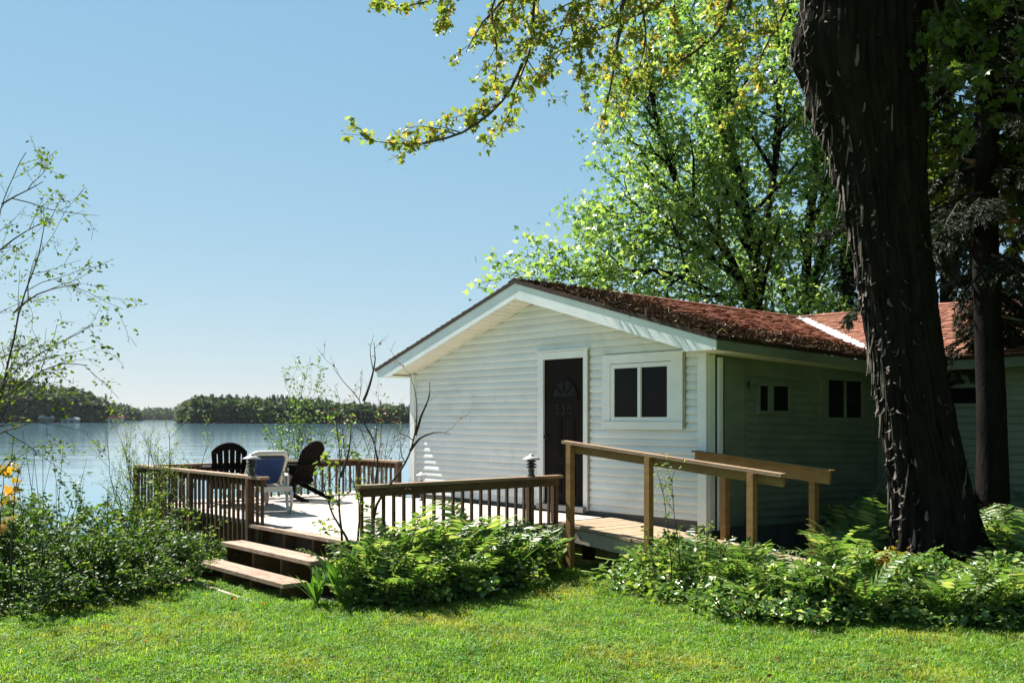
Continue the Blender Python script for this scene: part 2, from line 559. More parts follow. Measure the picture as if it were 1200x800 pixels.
def axis_pts(lo, hi, fine_lo, fine_hi, step):
    a = list(np.arange(fine_lo, fine_hi + 1e-6, step))
    d, x, left = step, fine_lo, []
    while x > lo:
        d *= 1.35; x -= d; left.append(max(x, lo))
    d, x, right = step, fine_hi, []
    while x < hi:
        d *= 1.35; x += d; right.append(min(x, hi))
    return np.array(left[::-1] + a + right)


us = axis_pts(-14, 900, -10, 14, .25)
ys = axis_pts(-700, 900, -14, 12, .25)
UU, YY = np.meshgrid(us, ys, indexing='ij')
GX = P0[0] + CU * UU + SU * YY
GY = P0[1] - SU * UU + CU * YY
GZ = ground_z(GX, GY)
gi = np.arange(GX.size).reshape(GX.shape)
q = np.stack([gi[:-1, :-1].ravel(), gi[1:, :-1].ravel(), gi[1:, 1:].ravel(), gi[:-1, 1:].ravel()], 1)
lawn = link('lawn', np_mesh('lawn', np.stack([GX.ravel(), GY.ravel(), GZ.ravel()], 1), q, M['lawn'], True))
tag(lawn, 'sunlit mown green lawn running up to the deck and fern beds', 'lawn', kind='structure')

lake = MB()
lake.add([(-3500, -600, WATER_Z), (3500, -600, WATER_Z), (3500, 4500, WATER_Z), (-3500, 4500, WATER_Z)], [(0, 1, 2, 3)])
tag(lake.build('lake_water', M['water']), 'pale blue rippled lake beyond the deck', 'lake', kind='structure')

# templates of leaves: x across, y along, z out of the leaf
T_DIAMOND = (np.array([(0, 0, 0), (-.36, .45, .10), (.36, .45, .10), (0, 1, -.05)]), np.array([(0, 2, 3), (0, 3, 1)]))
T_OVAL = (np.array([(0, 0, 0), (-.28, .3, .06), (.28, .3, .06), (-.25, .7, .05), (.25, .7, .05), (0, 1, -.06)]),
          np.array([(0, 2, 4), (0, 4, 5), (0, 5, 3), (0, 3, 1)]))
T_MAPLE = (np.array([(0, .0, 0), (.42, .12, -.10), (.24, .38, .02), (.56, .62, -.12), (.20, .66, .0), (0, 1.05, -.10),
                     (-.20, .66, .0), (-.56, .62, -.12), (-.24, .38, .02), (-.42, .12, -.10), (0, .42, .05)]),
           np.array([(10, i, (i + 1) % 10) for i in range(10)]))
T_MAPLE_LITE = (np.array([(0, 0, 0), (.50, .35, -.12), (.16, .5, 0), (0, 1, -.1), (-.16, .5, 0), (-.50, .35, -.12)]),
                np.array([(0, 1, 2), (0, 2, 3), (0, 3, 4), (0, 4, 5)]))
T_NEEDLE = (np.array([(-.5, 0, 0), (.5, 0, 0), (0, 1, 0)]), np.array([(0, 1, 2)]))


def nrm(a):
    return a / (np.linalg.norm(a, axis=-1, keepdims=True) + 1e-9)


def leaf_frames(rng, n, up=0.8, droop=0.3, dirs=None, spread=0.8):
    d = rng.normal(size=(n, 3))
    d[:, 2] = d[:, 2] * .4 - droop
    if dirs is not None:
        d = nrm(d) * spread + dirs
    d = nrm(d)
    nn = rng.normal(size=(n, 3)) * (1 - up * .55)
    nn[:, 2] += up
    nn = nn - (nn * d).sum(1, keepdims=True) * d
    nn = nrm(nn)
    x = np.cross(d, nn)
    return np.stack([x, d, nn], 2)                # columns x, y, z


def scatter(T, pos, R, size):
    tv, tf = T
    n, k = len(pos), len(tv)
    V = np.einsum('nij,kj->nki', R, tv) * np.asarray(size).reshape(-1, 1, 1) + pos[:, None, :]
    Fc = tf[None] + (np.arange(n) * k)[:, None, None]
    return V.reshape(-1, 3), Fc.reshape(-1, tf.shape[1])


def tubes_np(segs, sides=lambda lvl: max(3, 7 - lvl * 2)):
    Vs, Fs, b = [], [], 0
    for pts, rad, lvl in segs:
        P = np.asarray(pts)
        n = len(P)
        k = sides(lvl)
        T = nrm(np.gradient(P, axis=0))
        ref = np.array((0.31, 0.27, 0.91)) if abs(T[0, 2]) < .8 else np.array((0.9, 0.3, 0.1))
        A = nrm(np.cross(T, ref))
        B = np.cross(T, A)
        a = np.arange(k) * 2 * np.pi / k
        ring = P[:, None] + (A[:, None] * np.cos(a)[None, :, None] + B[:, None] * np.sin(a)[None, :, None]) * np.asarray(rad)[:, None, None]
        Vs.append(ring.reshape(-1, 3))
        i = np.arange(n - 1)[:, None] * k
        j = np.arange(k)[None]
        j2 = (j + 1) % k
        Fs.append(np.stack([i + j, i + j2, i + k + j2, i + k + j], 2).reshape(-1, 4) + b)
        b += n * k
    return np.concatenate(Vs), np.concatenate(Fs)


def perp(rng, d):
    a = rng.normal(size=3)
    return nrm(a - a.dot(d) * d)


def limb(rng, pts, rad, lvl, C, segs, tips):
    """register a polyline as a branch and let it carry the next level"""
    pts = np.asarray(pts)
    segs.append((pts, rad, lvl))
    n = len(pts) - 1
    L = np.linalg.norm(np.diff(pts, axis=0), axis=1).sum()
    if lvl >= C['leaf_from']:
        tips.append(pts)
    if lvl >= C['max']:
        return
    k = max(1, int(round(L * C['dens'][lvl])))
    for j in range(k):
        t = C['t0'][lvl] + (1 - C['t0'][lvl]) * (j + rng.random()) / k
        i = min(int(t * n), n - 1)
        fr = t * n - i
        q_ = pts[i] * (1 - fr) + pts[i + 1] * fr
        d = nrm(pts[i + 1] - pts[i])
        ax = perp(rng, d)
        if C.get('flat'): ax = nrm(ax * np.array((1, 1, C['flat'])))
        a = C['ang'][lvl] * (.7 + .6 * rng.random())
        nd = nrm(d * math.cos(a) + ax * math.sin(a) + np.array((0, 0, C.get('lift', 0))))
        ln = C['len'][lvl] * (.55 + .9 * rng.random()) * (1 - C.get('short', .45) * t)
        grow(rng, q_, nd, ln, min(rad[i] * .7, C['r'][lvl]), lvl + 1, C, segs, tips)


def grow(rng, p, d, L, r, lvl, C, segs, tips):
    n = max(2, int(round(L / C['step'][min(lvl, len(C['step']) - 1)])))
    w = C['wig'][min(lvl, len(C['wig']) - 1)]
    tr = C['trop'][min(lvl, len(C['trop']) - 1)]
    pts, rad = [np.asarray(p, float)], [r]
    for i in range(n):
        d = nrm(d + rng.normal(size=3) * w + np.array((0, 0, tr)))
        pts.append(pts[-1] + d * (L / n))
        rad.append(max(r * (1 - .75 * (i + 1) / n), C['rmin']))
    limb(rng, pts, rad, lvl, C, segs, tips)


def resample(pts, step):
    pts = np.asarray(pts, float)
    s = np.concatenate([[0], np.cumsum(np.linalg.norm(np.diff(pts, axis=0), axis=1))])
    n = max(3, int(s[-1] / step) + 1)
    t = np.linspace(0, s[-1], n)
    out = np.stack([np.interp(t, s, pts[:, i]) for i in range(3)], 1)
    sm = out.copy()
    sm[1:-1] = (out[:-2] + 2 * out[1:-1] + out[2:]) / 4
    return sm


def leaves_on(rng, tips, per_m, size, T, spread=.05, up=.8, droop=.3, skip=0.0, cluster=1, jit=.35, along=False):
    P, D = [], []
    for pts in tips:
        L = np.linalg.norm(np.diff(pts, axis=0), axis=1)
        n = rng.poisson(L.sum() * per_m)
        if n == 0: continue
        t = (skip + (1 - skip) * rng.random(n)) * (len(pts) - 1)
        i = np.minimum(t.astype(int), len(pts) - 2)
        fr = (t - i)[:, None]
        P.append(pts[i] * (1 - fr) + pts[i + 1] * fr)
        D.append(nrm(pts[i + 1] - pts[i]))
    P, D = np.concatenate(P), np.concatenate(D)
    if cluster > 1:
        P, D = np.repeat(P, cluster, 0), np.repeat(D, cluster, 0)
    P = P + rng.normal(size=P.shape) * spread
    R = leaf_frames(rng, len(P), up, droop, D if along else None)
    return scatter(T, P, R, size * (1 - jit + 2 * jit * rng.random(len(P))))


def tree_thing(name, loc, label, cat, segs, tips_meshes, bark, group=None, trunk_name='trunk'):
    """trunk and branches, plus (part name, V, F, material) crowns, as children of an Empty at the base"""
    loc = np.asarray(loc, float)
    e = empty(name, loc, 0, label, cat, group)
    main = [s for s in segs if s[2] == 0]
    rest = [s for s in segs if s[2] > 0]
    if main:
        V, Fq = tubes_np(main, lambda l: 10)
        link(trunk_name, np_mesh(trunk_name, V - loc, Fq, bark, True), e)
    if rest:
        V, Fq = tubes_np(rest)
        link('branches', np_mesh('branches', V - loc, Fq, bark, True), e)
    for nm, V, Fc, mt in tips_meshes:
        link(nm, np_mesh(nm, V - loc, Fc, mt), e)
    return e


# ------------------------------------------------------------------ far wooded shores
def far_tree_templates():
    rng = np.random.default_rng(3)
    con = []
    for v in range(4):                            # conifers: whorls of ragged drooping boughs
        V, Fc = [], []
        for lay in range(11):
            h = .08 + .92 * lay / 11
            r = (.24 - .022 * v) * (1 - h) ** .85 + .015
            nb = 7
            for k in range(nb):
                a = 2 * np.pi * (k + rng.random()) / nb
                rr = r * (.6 + .7 * rng.random())
                w = .5
                b = len(V)
                V += [(0, 0, h + .07), (rr * math.cos(a - w * .5), rr * math.sin(a - w * .5), h - .03 + .04 * rng.random()),
                      (rr * math.cos(a + w * .5), rr * math.sin(a + w * .5), h - .04), (rr * 1.15 * math.cos(a), rr * 1.15 * math.sin(a), h - .05)]
                Fc += [(b, b + 1, b + 3), (b, b + 3, b + 2)]
        con.append((np.array(V, float), np.array(Fc)))
    dec = []
    for v in range(4):                            # broadleaved: clumps of leaf-sized faces
        c = rng.normal(size=(9, 3)) * np.array((.15, .15, .20)) + np.array((0, 0, .58))
        P = c[rng.integers(0, 9, 150)] + rng.normal(size=(150, 3)) * .085
        P[:, 2] = np.clip(P[:, 2], .12, 1.05)
        R = leaf_frames(rng, 150, .5, .2)
        V, Fc = scatter(T_DIAMOND, P, R, .16 + .08 * rng.random(150))
        dec.append((V, Fc))
    return con, dec


CON, DEC = far_tree_templates()


def wood(name, label, rng, pos, hts, conif, parent=None):
    for kind, TT, mt in (('conifer', CON, M['far_con']), ('broadleaf', DEC, M['far_dec'])):
        Vs, Fs, b = [], [], 0
        for k in range(4):
            sel = np.where((conif == (kind == 'conifer')) & (np.arange(len(pos)) % 4 == k))[0]
            if not len(sel): continue
            a = rng.random(len(sel)) * 2 * np.pi
            R = np.zeros((len(sel), 3, 3))
            wd = (.95 + .6 * rng.random(len(sel)))
            R[:, 0, 0] = np.cos(a) * wd; R[:, 0, 1] = -np.sin(a) * wd; R[:, 1, 0] = np.sin(a) * wd; R[:, 1, 1] = np.cos(a) * wd; R[:, 2, 2] = 1
            V, Fc = scatter(TT[k], pos[sel], R, hts[sel])
            Vs.append(V); Fs.append(Fc + b); b += len(V)
        if not Vs: continue
        o = link(name + '_' + kind + '_wood', np_mesh(name, np.concatenate(Vs), np.concatenate(Fs), mt))
        tag(o, label % ('dark conifers' if kind == 'conifer' else 'lighter broadleaved trees'), 'woods', kind='stuff')


def shore(name, label, wood_label, pts, depth, hill_h, tree_h, n, conif_p, seed):
    """a hill behind a shoreline polyline (world XY, left to right), planted with trees"""
    rng = np.random.default_rng(seed)
    pts = np.asarray(pts, float)
    nx, ny = 60, 16
    s = np.linspace(0, len(pts) - 1, nx)
    line = np.stack([np.interp(s, np.arange(len(pts)), pts[:, i]) for i in range(2)], 1)
    hh = np.interp(s, np.arange(len(pts)), hill_h)
    th = np.interp(s, np.arange(len(pts)), tree_h)
    back = nrm(line + np.array((1e-6, 0)))
    t = np.linspace(0, 1, ny)
    X = line[:, None, 0] + back[:, None, 0] * t[None] * depth
    Y = line[:, None, 1] + back[:, None, 1] * t[None] * depth
    ends = np.minimum(1, np.minimum(np.arange(nx), np.arange(nx)[::-1]) / 5.0)
    prof = np.sin(np.clip(t * 1.6, 0, 1) * np.pi / 2) * (1 - .8 * sstep(.7, 1, t))
    Z = WATER_Z - .4 + (hh * ends)[:, None] * prof[None] + .9 * (t[None] > 0.001)
    idx = np.arange(nx * ny).reshape(nx, ny)
    qd = np.stack([idx[:-1, :-1].ravel(), idx[1:, :-1].ravel(), idx[1:, 1:].ravel(), idx[:-1, 1:].ravel()], 1)
    o = link(name, np_mesh(name, np.stack([X.ravel(), Y.ravel(), Z.ravel()], 1), qd, M['hill'], True))
    tag(o, label, 'hill', kind='structure')
    a = rng.random(n) * (nx - 1.001)
    b = rng.random(n) ** 1.3 * .62 * (ny - 1)
    ai, bi = a.astype(int), b.astype(int)
    bi[: n // 4] = 0
    b[: n // 4] = rng.random(n // 4) * .7
    fa, fb = a - ai, b - bi
    def bl(G):
        return (G[ai, bi] * (1 - fa) + G[ai + 1, bi] * fa) * (1 - fb) + (G[ai, bi + 1] * (1 - fa) + G[ai + 1, bi + 1] * fa) * fb
    pos = np.stack([bl(X), bl(Y), bl(Z) - .3], 1)
    con = rng.random(n) < conif_p
    h = np.interp(a, np.arange(nx), th) * (.60 + .48 * rng.random(n)) * np.where(con, 1.08, .86)
    wood(name, wood_label, rng, pos, h, con)


def sp(x, Z): return ((x - 600) / F * Z, Z)


shore('near_headland', 'low wooded headland on the left across the water', 'mass of %s on the left headland',
      [sp(-260, 520), sp(-100, 530), sp(20, 545), sp(95, 560), sp(128, 575), sp(134, 600)], 120,
      [16, 16, 11, 6.5, 2.5, 1], [17, 17, 16, 14, 9, 5.5], 1300, .5, 11)
shore('middle_shore', 'middle wooded shore beyond the left headland', 'mass of %s on the middle shore',
      [sp(90, 930), sp(128, 940), sp(150, 950), sp(166, 960)], 150, [6, 6, 4, 1], [13, 13, 12, 8], 520, .8, 12)
shore('distant_shore', 'pale distant shore at the far end of the lake', 'band of %s on the distant shore',
      [sp(80, 1300), sp(160, 1300), sp(220, 1280), sp(300, 1280)], 260, [8, 7, 6, 8], [12, 11, 11, 11], 700, .4, 13)
shore('island_ridge', 'long wooded island ridge across the lake behind the deck', 'mass of %s on the island ridge',
      [sp(214, 520), sp(232, 490), sp(300, 483), (sp(360, 483)), sp(430, 486), sp(520, 490), sp(640, 500)], 110,
      [1.5, 2.5, 4, 4, 3, 3, 3], [9, 12, 10.5, 10, 8, 7.5, 8], 1500, .6, 14)

# the single tall pine that stands out at the end of the headland
pp = px(124, 489, 590)
e = empty('pine_tree', (pp[0], pp[1], 1.6), 0, 'single tall pine standing above the tip of the left headland', 'pine tree')
rng = np.random.default_rng(5)
MB().tube([(0, 0, 0), (0, 0, 12.5)], [.3, .06], 6).build('trunk', M['greybark'], e)
Vp, Fp = scatter(CON[0], np.zeros((1, 3)), np.eye(3)[None], np.array([15.0]))
link('crown', np_mesh('crown', Vp, Fp, M['far_con']), e)


def boathouse(x, Z, w, h, wall, roof, label, rz=0.0):
    p = px(x, 489, Z)
    e = empty('boathouse', (p[0], p[1], WATER_Z), rz, label, 'boathouse', 'boathouses on the far shore')
    MB().box(-w / 2, w / 2, 0, w * .7, -.3, h).build('wall', wall, e)
    MB().prism([(-w * .58, h + .01), (w * .58, h + .01), (w * .4, h * 1.7), (-w * .4, h * 1.7)], 'y', -.4, w * .75).build('roof', roof, e)
    for s in (-.24, .24):
        MB().box(s * w - w * .14, s * w + w * .14, -.06, -.005, -.2, h * .75).build('boat_door', M['foundation'], e)
    return e


boathouse(134, 556, 7.0, 2.3, M['boat_wall'], M['boat_red'], 'small white boathouse with red roof at the headland tip')
boathouse(80, 535, 7.5, 1.8, M['boat_grey'], M['boat_grey'], 'long low grey boathouse half way along the left headland')
boathouse(52, 528, 6.0, 2.4, M['foundation'], M['boat_grey'], 'dark boathouse with pale grey roof behind the sparse tree')

# ------------------------------------------------------------------ the cottage
DECK_Z = 0.55
APEX_U, APEX_Z = 3.05, 3.77
EAVE_L, EAVE_LZ = -0.50, 2.66
EAVE_R, EAVE_RZ = 6.54, 2.776
SL = (APEX_Z - EAVE_LZ) / (APEX_U - EAVE_L)
SR = (APEX_Z - EAVE_RZ) / (EAVE_R - APEX_U)
FD = 0.26                                       # depth of the rake fascia
YB = 3.9                                        # depth of the front part to the wing wall
house = empty('cottage', HW(0, 0, 0), ROT, 'white clapboard lakeside cottage with low gable, dark front door and red shingle roof', 'cottage')


def sag(y): return -0.036 * max(0.0, y)


def soff(u): return APEX_Z - FD - (SL * (APEX_U - u) if u < APEX_U else SR * (u - APEX_U))


# backing walls
w = MB()
w.add([(0, .02, .1), (6.08, .02, .1), (6.08, .02, soff(6.1)), (3.05, .02, soff(3.05)), (0, .02, soff(0)),
       (0, .16, .1), (6.08, .16, .1), (6.08, .16, soff(6.1)), (3.05, .16, soff(3.05)), (0, .16, soff(0))],
      [(4, 3, 2, 1, 0)[::-1], (5, 6, 7, 8, 9)[::-1], (0, 1, 6, 5), (1, 2, 7, 6), (2, 3, 8, 7), (3, 4, 9, 8), (4, 0, 5, 9)])
gable_wall = w.build('gable_wall', M['siding'], house)
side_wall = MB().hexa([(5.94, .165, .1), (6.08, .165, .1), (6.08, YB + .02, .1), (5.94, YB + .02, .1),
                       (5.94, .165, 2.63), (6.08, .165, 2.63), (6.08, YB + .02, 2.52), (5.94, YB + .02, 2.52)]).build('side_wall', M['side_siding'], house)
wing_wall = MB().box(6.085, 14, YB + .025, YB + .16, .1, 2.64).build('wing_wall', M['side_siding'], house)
left_wall = MB().box(-.0, .14, .165, 9.4, .1, 2.56).build('lake_side_wall', M['siding'], house)
back_wall = MB().box(.145, 14, 9.25, 9.4, .1, 2.56).build('back_wall', M['siding'], house)
MB().box(.02, 6.06, -.005, .015, .0, .60).build('foundation_skirt', M['foundation'], house)
MB().box(6.085, 6.10, .1, YB, .0, .50).build('foundation_skirt', M['foundation'], house)
MB().box(6.12, 14, YB - .01, YB + .02, .0, .45).build('foundation_skirt', M['foundation'], house)

PROF = [(0.0, 0.0), (0.016, 0.0), (0.021, 0.010), (0.020, 0.035), (0.014, 0.065), (0.004, 0.090), (0.002, 0.0985), (0.0, 0.0985)]
HROW = 0.0985


def siding_board(mb, axis, a_of, b_of, base, z0, slope=0.0):
    """one clapboard; a_of/b_of give the two ends at a height; slope tilts the course"""
    n = len(PROF)
    vs = []
    for fn in (a_of, b_of):
        for o, dz in PROF:
            t = fn(z0 + dz)
            z = z0 + dz + slope * t
            vs.append((t, base - o, z) if axis == 'x' else (base + o, t, z))
    fs = [tuple(range(n)), tuple(range(2 * n - 1, n - 1, -1))]
    fs += [(i, n + i, n + (i + 1) % n, (i + 1) % n) for i in range(n)]
    if axis == 'y': fs = [f[::-1] for f in fs]
    mb.add(vs, fs)
    return mb


# gable siding, course by course, cut at corner boards, door and window casings and under the soffit
rngp = random.Random(4)
openings = [(3.12, 4.13, 0.0, 2.765), (4.40, 5.77, 1.70, 2.665)]
z = 0.60
while z < 3.40:
    def ul(h): return max(0.10, APEX_U - (soff(APEX_U) - .012 - h) / SL)
    def ur(h): return min(6.0, APEX_U + (soff(APEX_U) - .012 - h) / SR)
    cuts = [(ul, ur)]
    for (a, b, lo, hi) in openings:
        if z + HROW > lo + .03 and z < hi - .03:
            nc = []
            for l_, r_ in cuts:
                if l_(z) < a and r_(z) > b:
                    nc += [(l_, (lambda h, a=a: a)), ((lambda h, b=b: b), r_)]
                else: nc.append((l_, r_))
            cuts = nc
    for l_, r_ in cuts:
        if r_(z) - l_(z) > .05 and r_(z + HROW) - l_(z + HROW) > .01:
            runs = [(l_, r_)]
            if r_(z) - l_(z) > 2.4 and rngp.random() < .75:      # butt joint
                m_ = l_(z) + (r_(z) - l_(z)) * rngp.uniform(.3, .7)
                runs = [(l_, lambda h, m_=m_: m_ - .0015), (lambda h, m_=m_: m_ + .0015, r_)]
            for la, ra in runs:
                j = rngp.uniform(-.0025, .0025)
                siding_board(MB(), 'x', la, ra, 0.018 + j * .6, z + j, rngp.uniform(-.0012, .0012)).build('siding_board', M['siding'], gable_wall)
    z += HROW + .0005

# side-wall siding (facing the big tree), sloping a little as the wall has settled
side_open = [(.31, .76, 0.0, 2.53), (1.0, 1.72, 1.90, 2.29), (2.42, 3.56, 1.78, 2.44)]
z = 0.52
while z < 2.50:
    cuts = [(.13, YB - .02)]
    for (a, b, lo, hi) in side_open:
        if z + HROW > lo + .03 and z < hi - .03:
            nc = []
            for l_, r_ in cuts:
                if l_ < a and r_ > b: nc += [(l_, a), (b, r_)]
                else: nc.append((l_, r_))
            cuts = nc
    for l_, r_ in cuts:
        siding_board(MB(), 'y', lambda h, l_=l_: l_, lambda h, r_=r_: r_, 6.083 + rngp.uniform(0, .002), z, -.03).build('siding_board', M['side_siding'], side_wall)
    z += HROW + .0005
z = 0.48
while z < 2.52:
    cuts = [(6.17, 13.9)]
    if z + HROW > 1.99 and z < 2.30: cuts = [(6.17, 7.05), (7.68, 13.9)]
    for l_, r_ in cuts:
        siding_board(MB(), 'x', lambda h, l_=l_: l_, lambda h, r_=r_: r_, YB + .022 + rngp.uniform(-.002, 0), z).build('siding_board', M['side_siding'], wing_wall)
    z += HROW + .0005

# corner boards
MB().box(-.025, .10, -.035, .018, .56, soff(0.03) - .01).build('corner_board', M['trim'], house)
MB().box(5.995, 6.125, -.037, .019, .56, 2.615).build('corner_board', M['trim'], house)
MB().box(6.09, 6.13, .022, .125, .50, 2.60).build('corner_board', M['trim'], house)
MB().box(6.135, 6.165, .16, .23, .50, 2.57).build('downspout', M['trim'], house)
MB().box(6.088, 6.118, .245, .305, .50, 2.56).build('door_casing', M['side_siding'], house)

# front door with casing, fan light, panels and the number 230
door = MB().box(3.25, 4.04, -.004, .016, .655, 2.655).build('front_door', M['door'], house)
for u0, u1, z0, z1, nm in ((3.13, 3.245, .60, 2.76, 'casing'), (4.045, 4.125, .60, 2.76, 'casing'), (3.246, 4.044, 2.66, 2.758, 'casing')):
    MB().box(u0, u1, -.032, .017, z0, z1).build(nm, M['trim'], door)
MB().box(3.10, 4.15, -.05, .0165, 2.762, 2.785).build('drip_cap', M['trim'], door)
MB().box(3.18, 4.11, -.10, .017, .575, .648).build('threshold', M['steel'], door)


def arc(cx, cz, r, a0, a1, n=12): return [(cx + r * math.cos(a0 + (a1 - a0) * i / n), cz + r * math.sin(a0 + (a1 - a0) * i / n)) for i in range(n + 1)]


fan = MB().prism(arc(3.645, 2.13, .235, 0, math.pi, 14), 'y', -.0085, -.005).build('fan_light', M['glass'], door)
fr = MB()
o_, i_ = arc(3.645, 2.12, .275, 0, math.pi, 14), arc(3.645, 2.12, .240, 0, math.pi, 14)
for k in range(14):
    fr.hexa([(o_[k][0], -.018, o_[k][1]), (o_[k + 1][0], -.018, o_[k + 1][1]), (o_[k + 1][0], -.0045, o_[k + 1][1]), (o_[k][0], -.0045, o_[k][1]),
             (i_[k][0], -.018, i_[k][1]), (i_[k + 1][0], -.018, i_[k + 1][1]), (i_[k + 1][0], -.0045, i_[k + 1][1]), (i_[k][0], -.0045, i_[k][1])])
fr.box(3.37, 3.92, -.018, -.0046, 2.095, 2.118)
for a in (45, 90, 135):
    fr.bar((3.645 + .07 * math.cos(math.radians(a)), -.012, 2.13 + .07 * math.sin(math.radians(a))),
           (3.645 + .24 * math.cos(math.radians(a)), -.012, 2.13 + .24 * math.sin(math.radians(a))), .012, .012, (0, 1, 0))
fr.build('fan_frame', M['door'], door)
for u0, u1 in ((3.42, 3.60), (3.69, 3.87)):
    for z0, z1 in ((1.30, 1.86), (.80, 1.20)):
        pn = MB()
        pn.box(u0, u1, -.012, -.0045, z0, z1)
        pn.hexa([(u0 + .02, -.0122, z0 + .02), (u1 - .02, -.0122, z0 + .02), (u1 - .02, -.0122, z1 - .02), (u0 + .02, -.0122, z1 - .02),
                 (u0 + .045, -.020, z0 + .045), (u1 - .045, -.020, z0 + .045), (u1 - .045, -.020, z1 - .045), (u0 + .045, -.020, z1 - .045)])
        pn.build('door_panel', M['door'], door)
MB().lathe([(.012, 0), (.012, .03), (.028, .04), (.028, .06), (.012, .07)], seg=12).build('door_knob', M['brass'], door).matrix_basis = \
    Matrix.Translation((3.32, -.004, 1.58)) @ Matrix.Rotation(math.radians(90), 4, 'X')
for k, chn in enumerate('230'):                   # raised number on the door
    cu = bpy.data.curves.new('house_number', 'FONT')
    cu.body = chn
    cu.size = .20
    cu.extrude = .004
    cu.align_x = 'CENTER'
    tob = bpy.data.objects.new('numeral_tmp', cu)
    COL.objects.link(tob)
    dg = bpy.context.evaluated_depsgraph_get()
    me = bpy.data.meshes.new_from_object(tob.evaluated_get(dg))
    bpy.data.objects.remove(tob)
    me.materials.clear()
    me.materials.append(M['brass'])
    link('numeral', me, door, (3.525 + .12 * k, -.010, 1.895), (math.radians(90), 0, 0))

# front window
win = MB().box(4.55, 5.578, -.002, .016, 1.785, 2.545).build('window', M['trim'], house)
for u0, u1, z0, z1, d in ((4.41, 4.548, 1.80, 2.665, .036), (5.58, 5.762, 1.80, 2.665, .036), (4.5485, 5.5795, 2.548, 2.664, .036), (4.405, 5.766, 1.70, 1.797, .046)):
    MB().box(u0, u1, -d, .017, z0, z1).build('window_casing', M['trim'], win)
for u0, u1, z0, z1 in ((4.551, 4.615, 1.80, 2.54), (5.515, 5.577, 1.80, 2.54), (4.6155, 5.5145, 2.485, 2.54), (4.6155, 5.5145, 1.80, 1.855), (5.035, 5.085, 1.8555, 2.4845)):
    MB().box(u0, u1, -.040 if u1 - u0 < .06 else -.03, -.003, z0, z1).build('sash', M['trim'], win)
for u0, u1 in ((4.616, 5.034), (5.086, 5.5142)):
    MB().box(u0, u1, -.012, -.004, 1.856, 2.484).build('pane', M['glass'], win)
# flashing strip at the right of the casing
MB().box(5.772, 5.79, -.024, .012, 1.72, 2.64).build('casing_channel', M['old_board'], house)
MB().box(4.128, 4.142, -.026, .012, .62, 2.78).build('casing_channel', M['old_board'], house)

# side door panel, hook and windows on the shaded side
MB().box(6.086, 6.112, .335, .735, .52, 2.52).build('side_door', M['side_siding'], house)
hk = MB()
hk.tube([(6.125, .86 - .06 * math.cos(a), 2.26 + .06 * math.sin(a)) for a in [math.radians(t) for t in range(-60, 61, 15)]], [.004, .010, .014, .016, .017, .016, .014, .010, .004], 6)
hk.build('wall_hook', M['lamp_metal'], house)
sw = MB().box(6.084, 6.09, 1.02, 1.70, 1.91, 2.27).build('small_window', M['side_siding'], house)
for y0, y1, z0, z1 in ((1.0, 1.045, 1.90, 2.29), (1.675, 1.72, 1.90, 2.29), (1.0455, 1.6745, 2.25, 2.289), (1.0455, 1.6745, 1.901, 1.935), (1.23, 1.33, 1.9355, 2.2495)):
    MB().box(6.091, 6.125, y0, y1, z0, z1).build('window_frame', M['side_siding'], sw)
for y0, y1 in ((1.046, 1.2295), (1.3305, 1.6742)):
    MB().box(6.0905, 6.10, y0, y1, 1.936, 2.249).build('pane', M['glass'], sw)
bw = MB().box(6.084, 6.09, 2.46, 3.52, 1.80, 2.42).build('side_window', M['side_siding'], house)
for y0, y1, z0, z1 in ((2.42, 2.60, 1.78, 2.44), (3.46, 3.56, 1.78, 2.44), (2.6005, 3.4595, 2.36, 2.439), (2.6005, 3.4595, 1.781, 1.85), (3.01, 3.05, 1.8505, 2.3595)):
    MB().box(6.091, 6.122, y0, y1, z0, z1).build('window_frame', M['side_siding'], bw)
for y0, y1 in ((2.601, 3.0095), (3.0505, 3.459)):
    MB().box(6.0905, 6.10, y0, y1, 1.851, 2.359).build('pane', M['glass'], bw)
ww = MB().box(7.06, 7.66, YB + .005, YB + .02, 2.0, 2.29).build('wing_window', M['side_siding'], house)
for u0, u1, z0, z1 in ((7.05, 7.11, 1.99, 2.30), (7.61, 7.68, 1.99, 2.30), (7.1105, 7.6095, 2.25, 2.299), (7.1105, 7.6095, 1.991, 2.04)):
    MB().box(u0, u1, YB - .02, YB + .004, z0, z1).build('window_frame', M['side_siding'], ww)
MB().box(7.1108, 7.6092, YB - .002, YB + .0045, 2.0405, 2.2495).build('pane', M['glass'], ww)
# ---- roof
Y0, E1 = -0.40, 3.5
EAVE_RZ1 = EAVE_RZ - .036 * (E1 - Y0)
RIDGE_Y, RIDGE_Z = 6.5, 3.70
R0 = (APEX_U, Y0, APEX_Z); E0 = (EAVE_R, Y0, EAVE_RZ); Eb = (EAVE_R, E1, EAVE_RZ1); R1 = (APEX_U, RIDGE_Y, RIDGE_Z)
WU = 14.0
Wa = (WU, E1, 2.74); Wb = (WU, RIDGE_Y, RIDGE_Z + .02)


def slab(name, pts, th, mt, parent):
    n = len(pts)
    v = [p for p in pts] + [(p[0], p[1], p[2] - th) for p in pts]
    f = [tuple(range(n)), tuple(range(2 * n - 1, n - 1, -1))] + [(i, n + i, n + (i + 1) % n, (i + 1) % n) for i in range(n)]
    return MB().add(v, f).build(name, mt, parent)


LOW = -.012
def dz(p, d): return (p[0], p[1], p[2] + d)


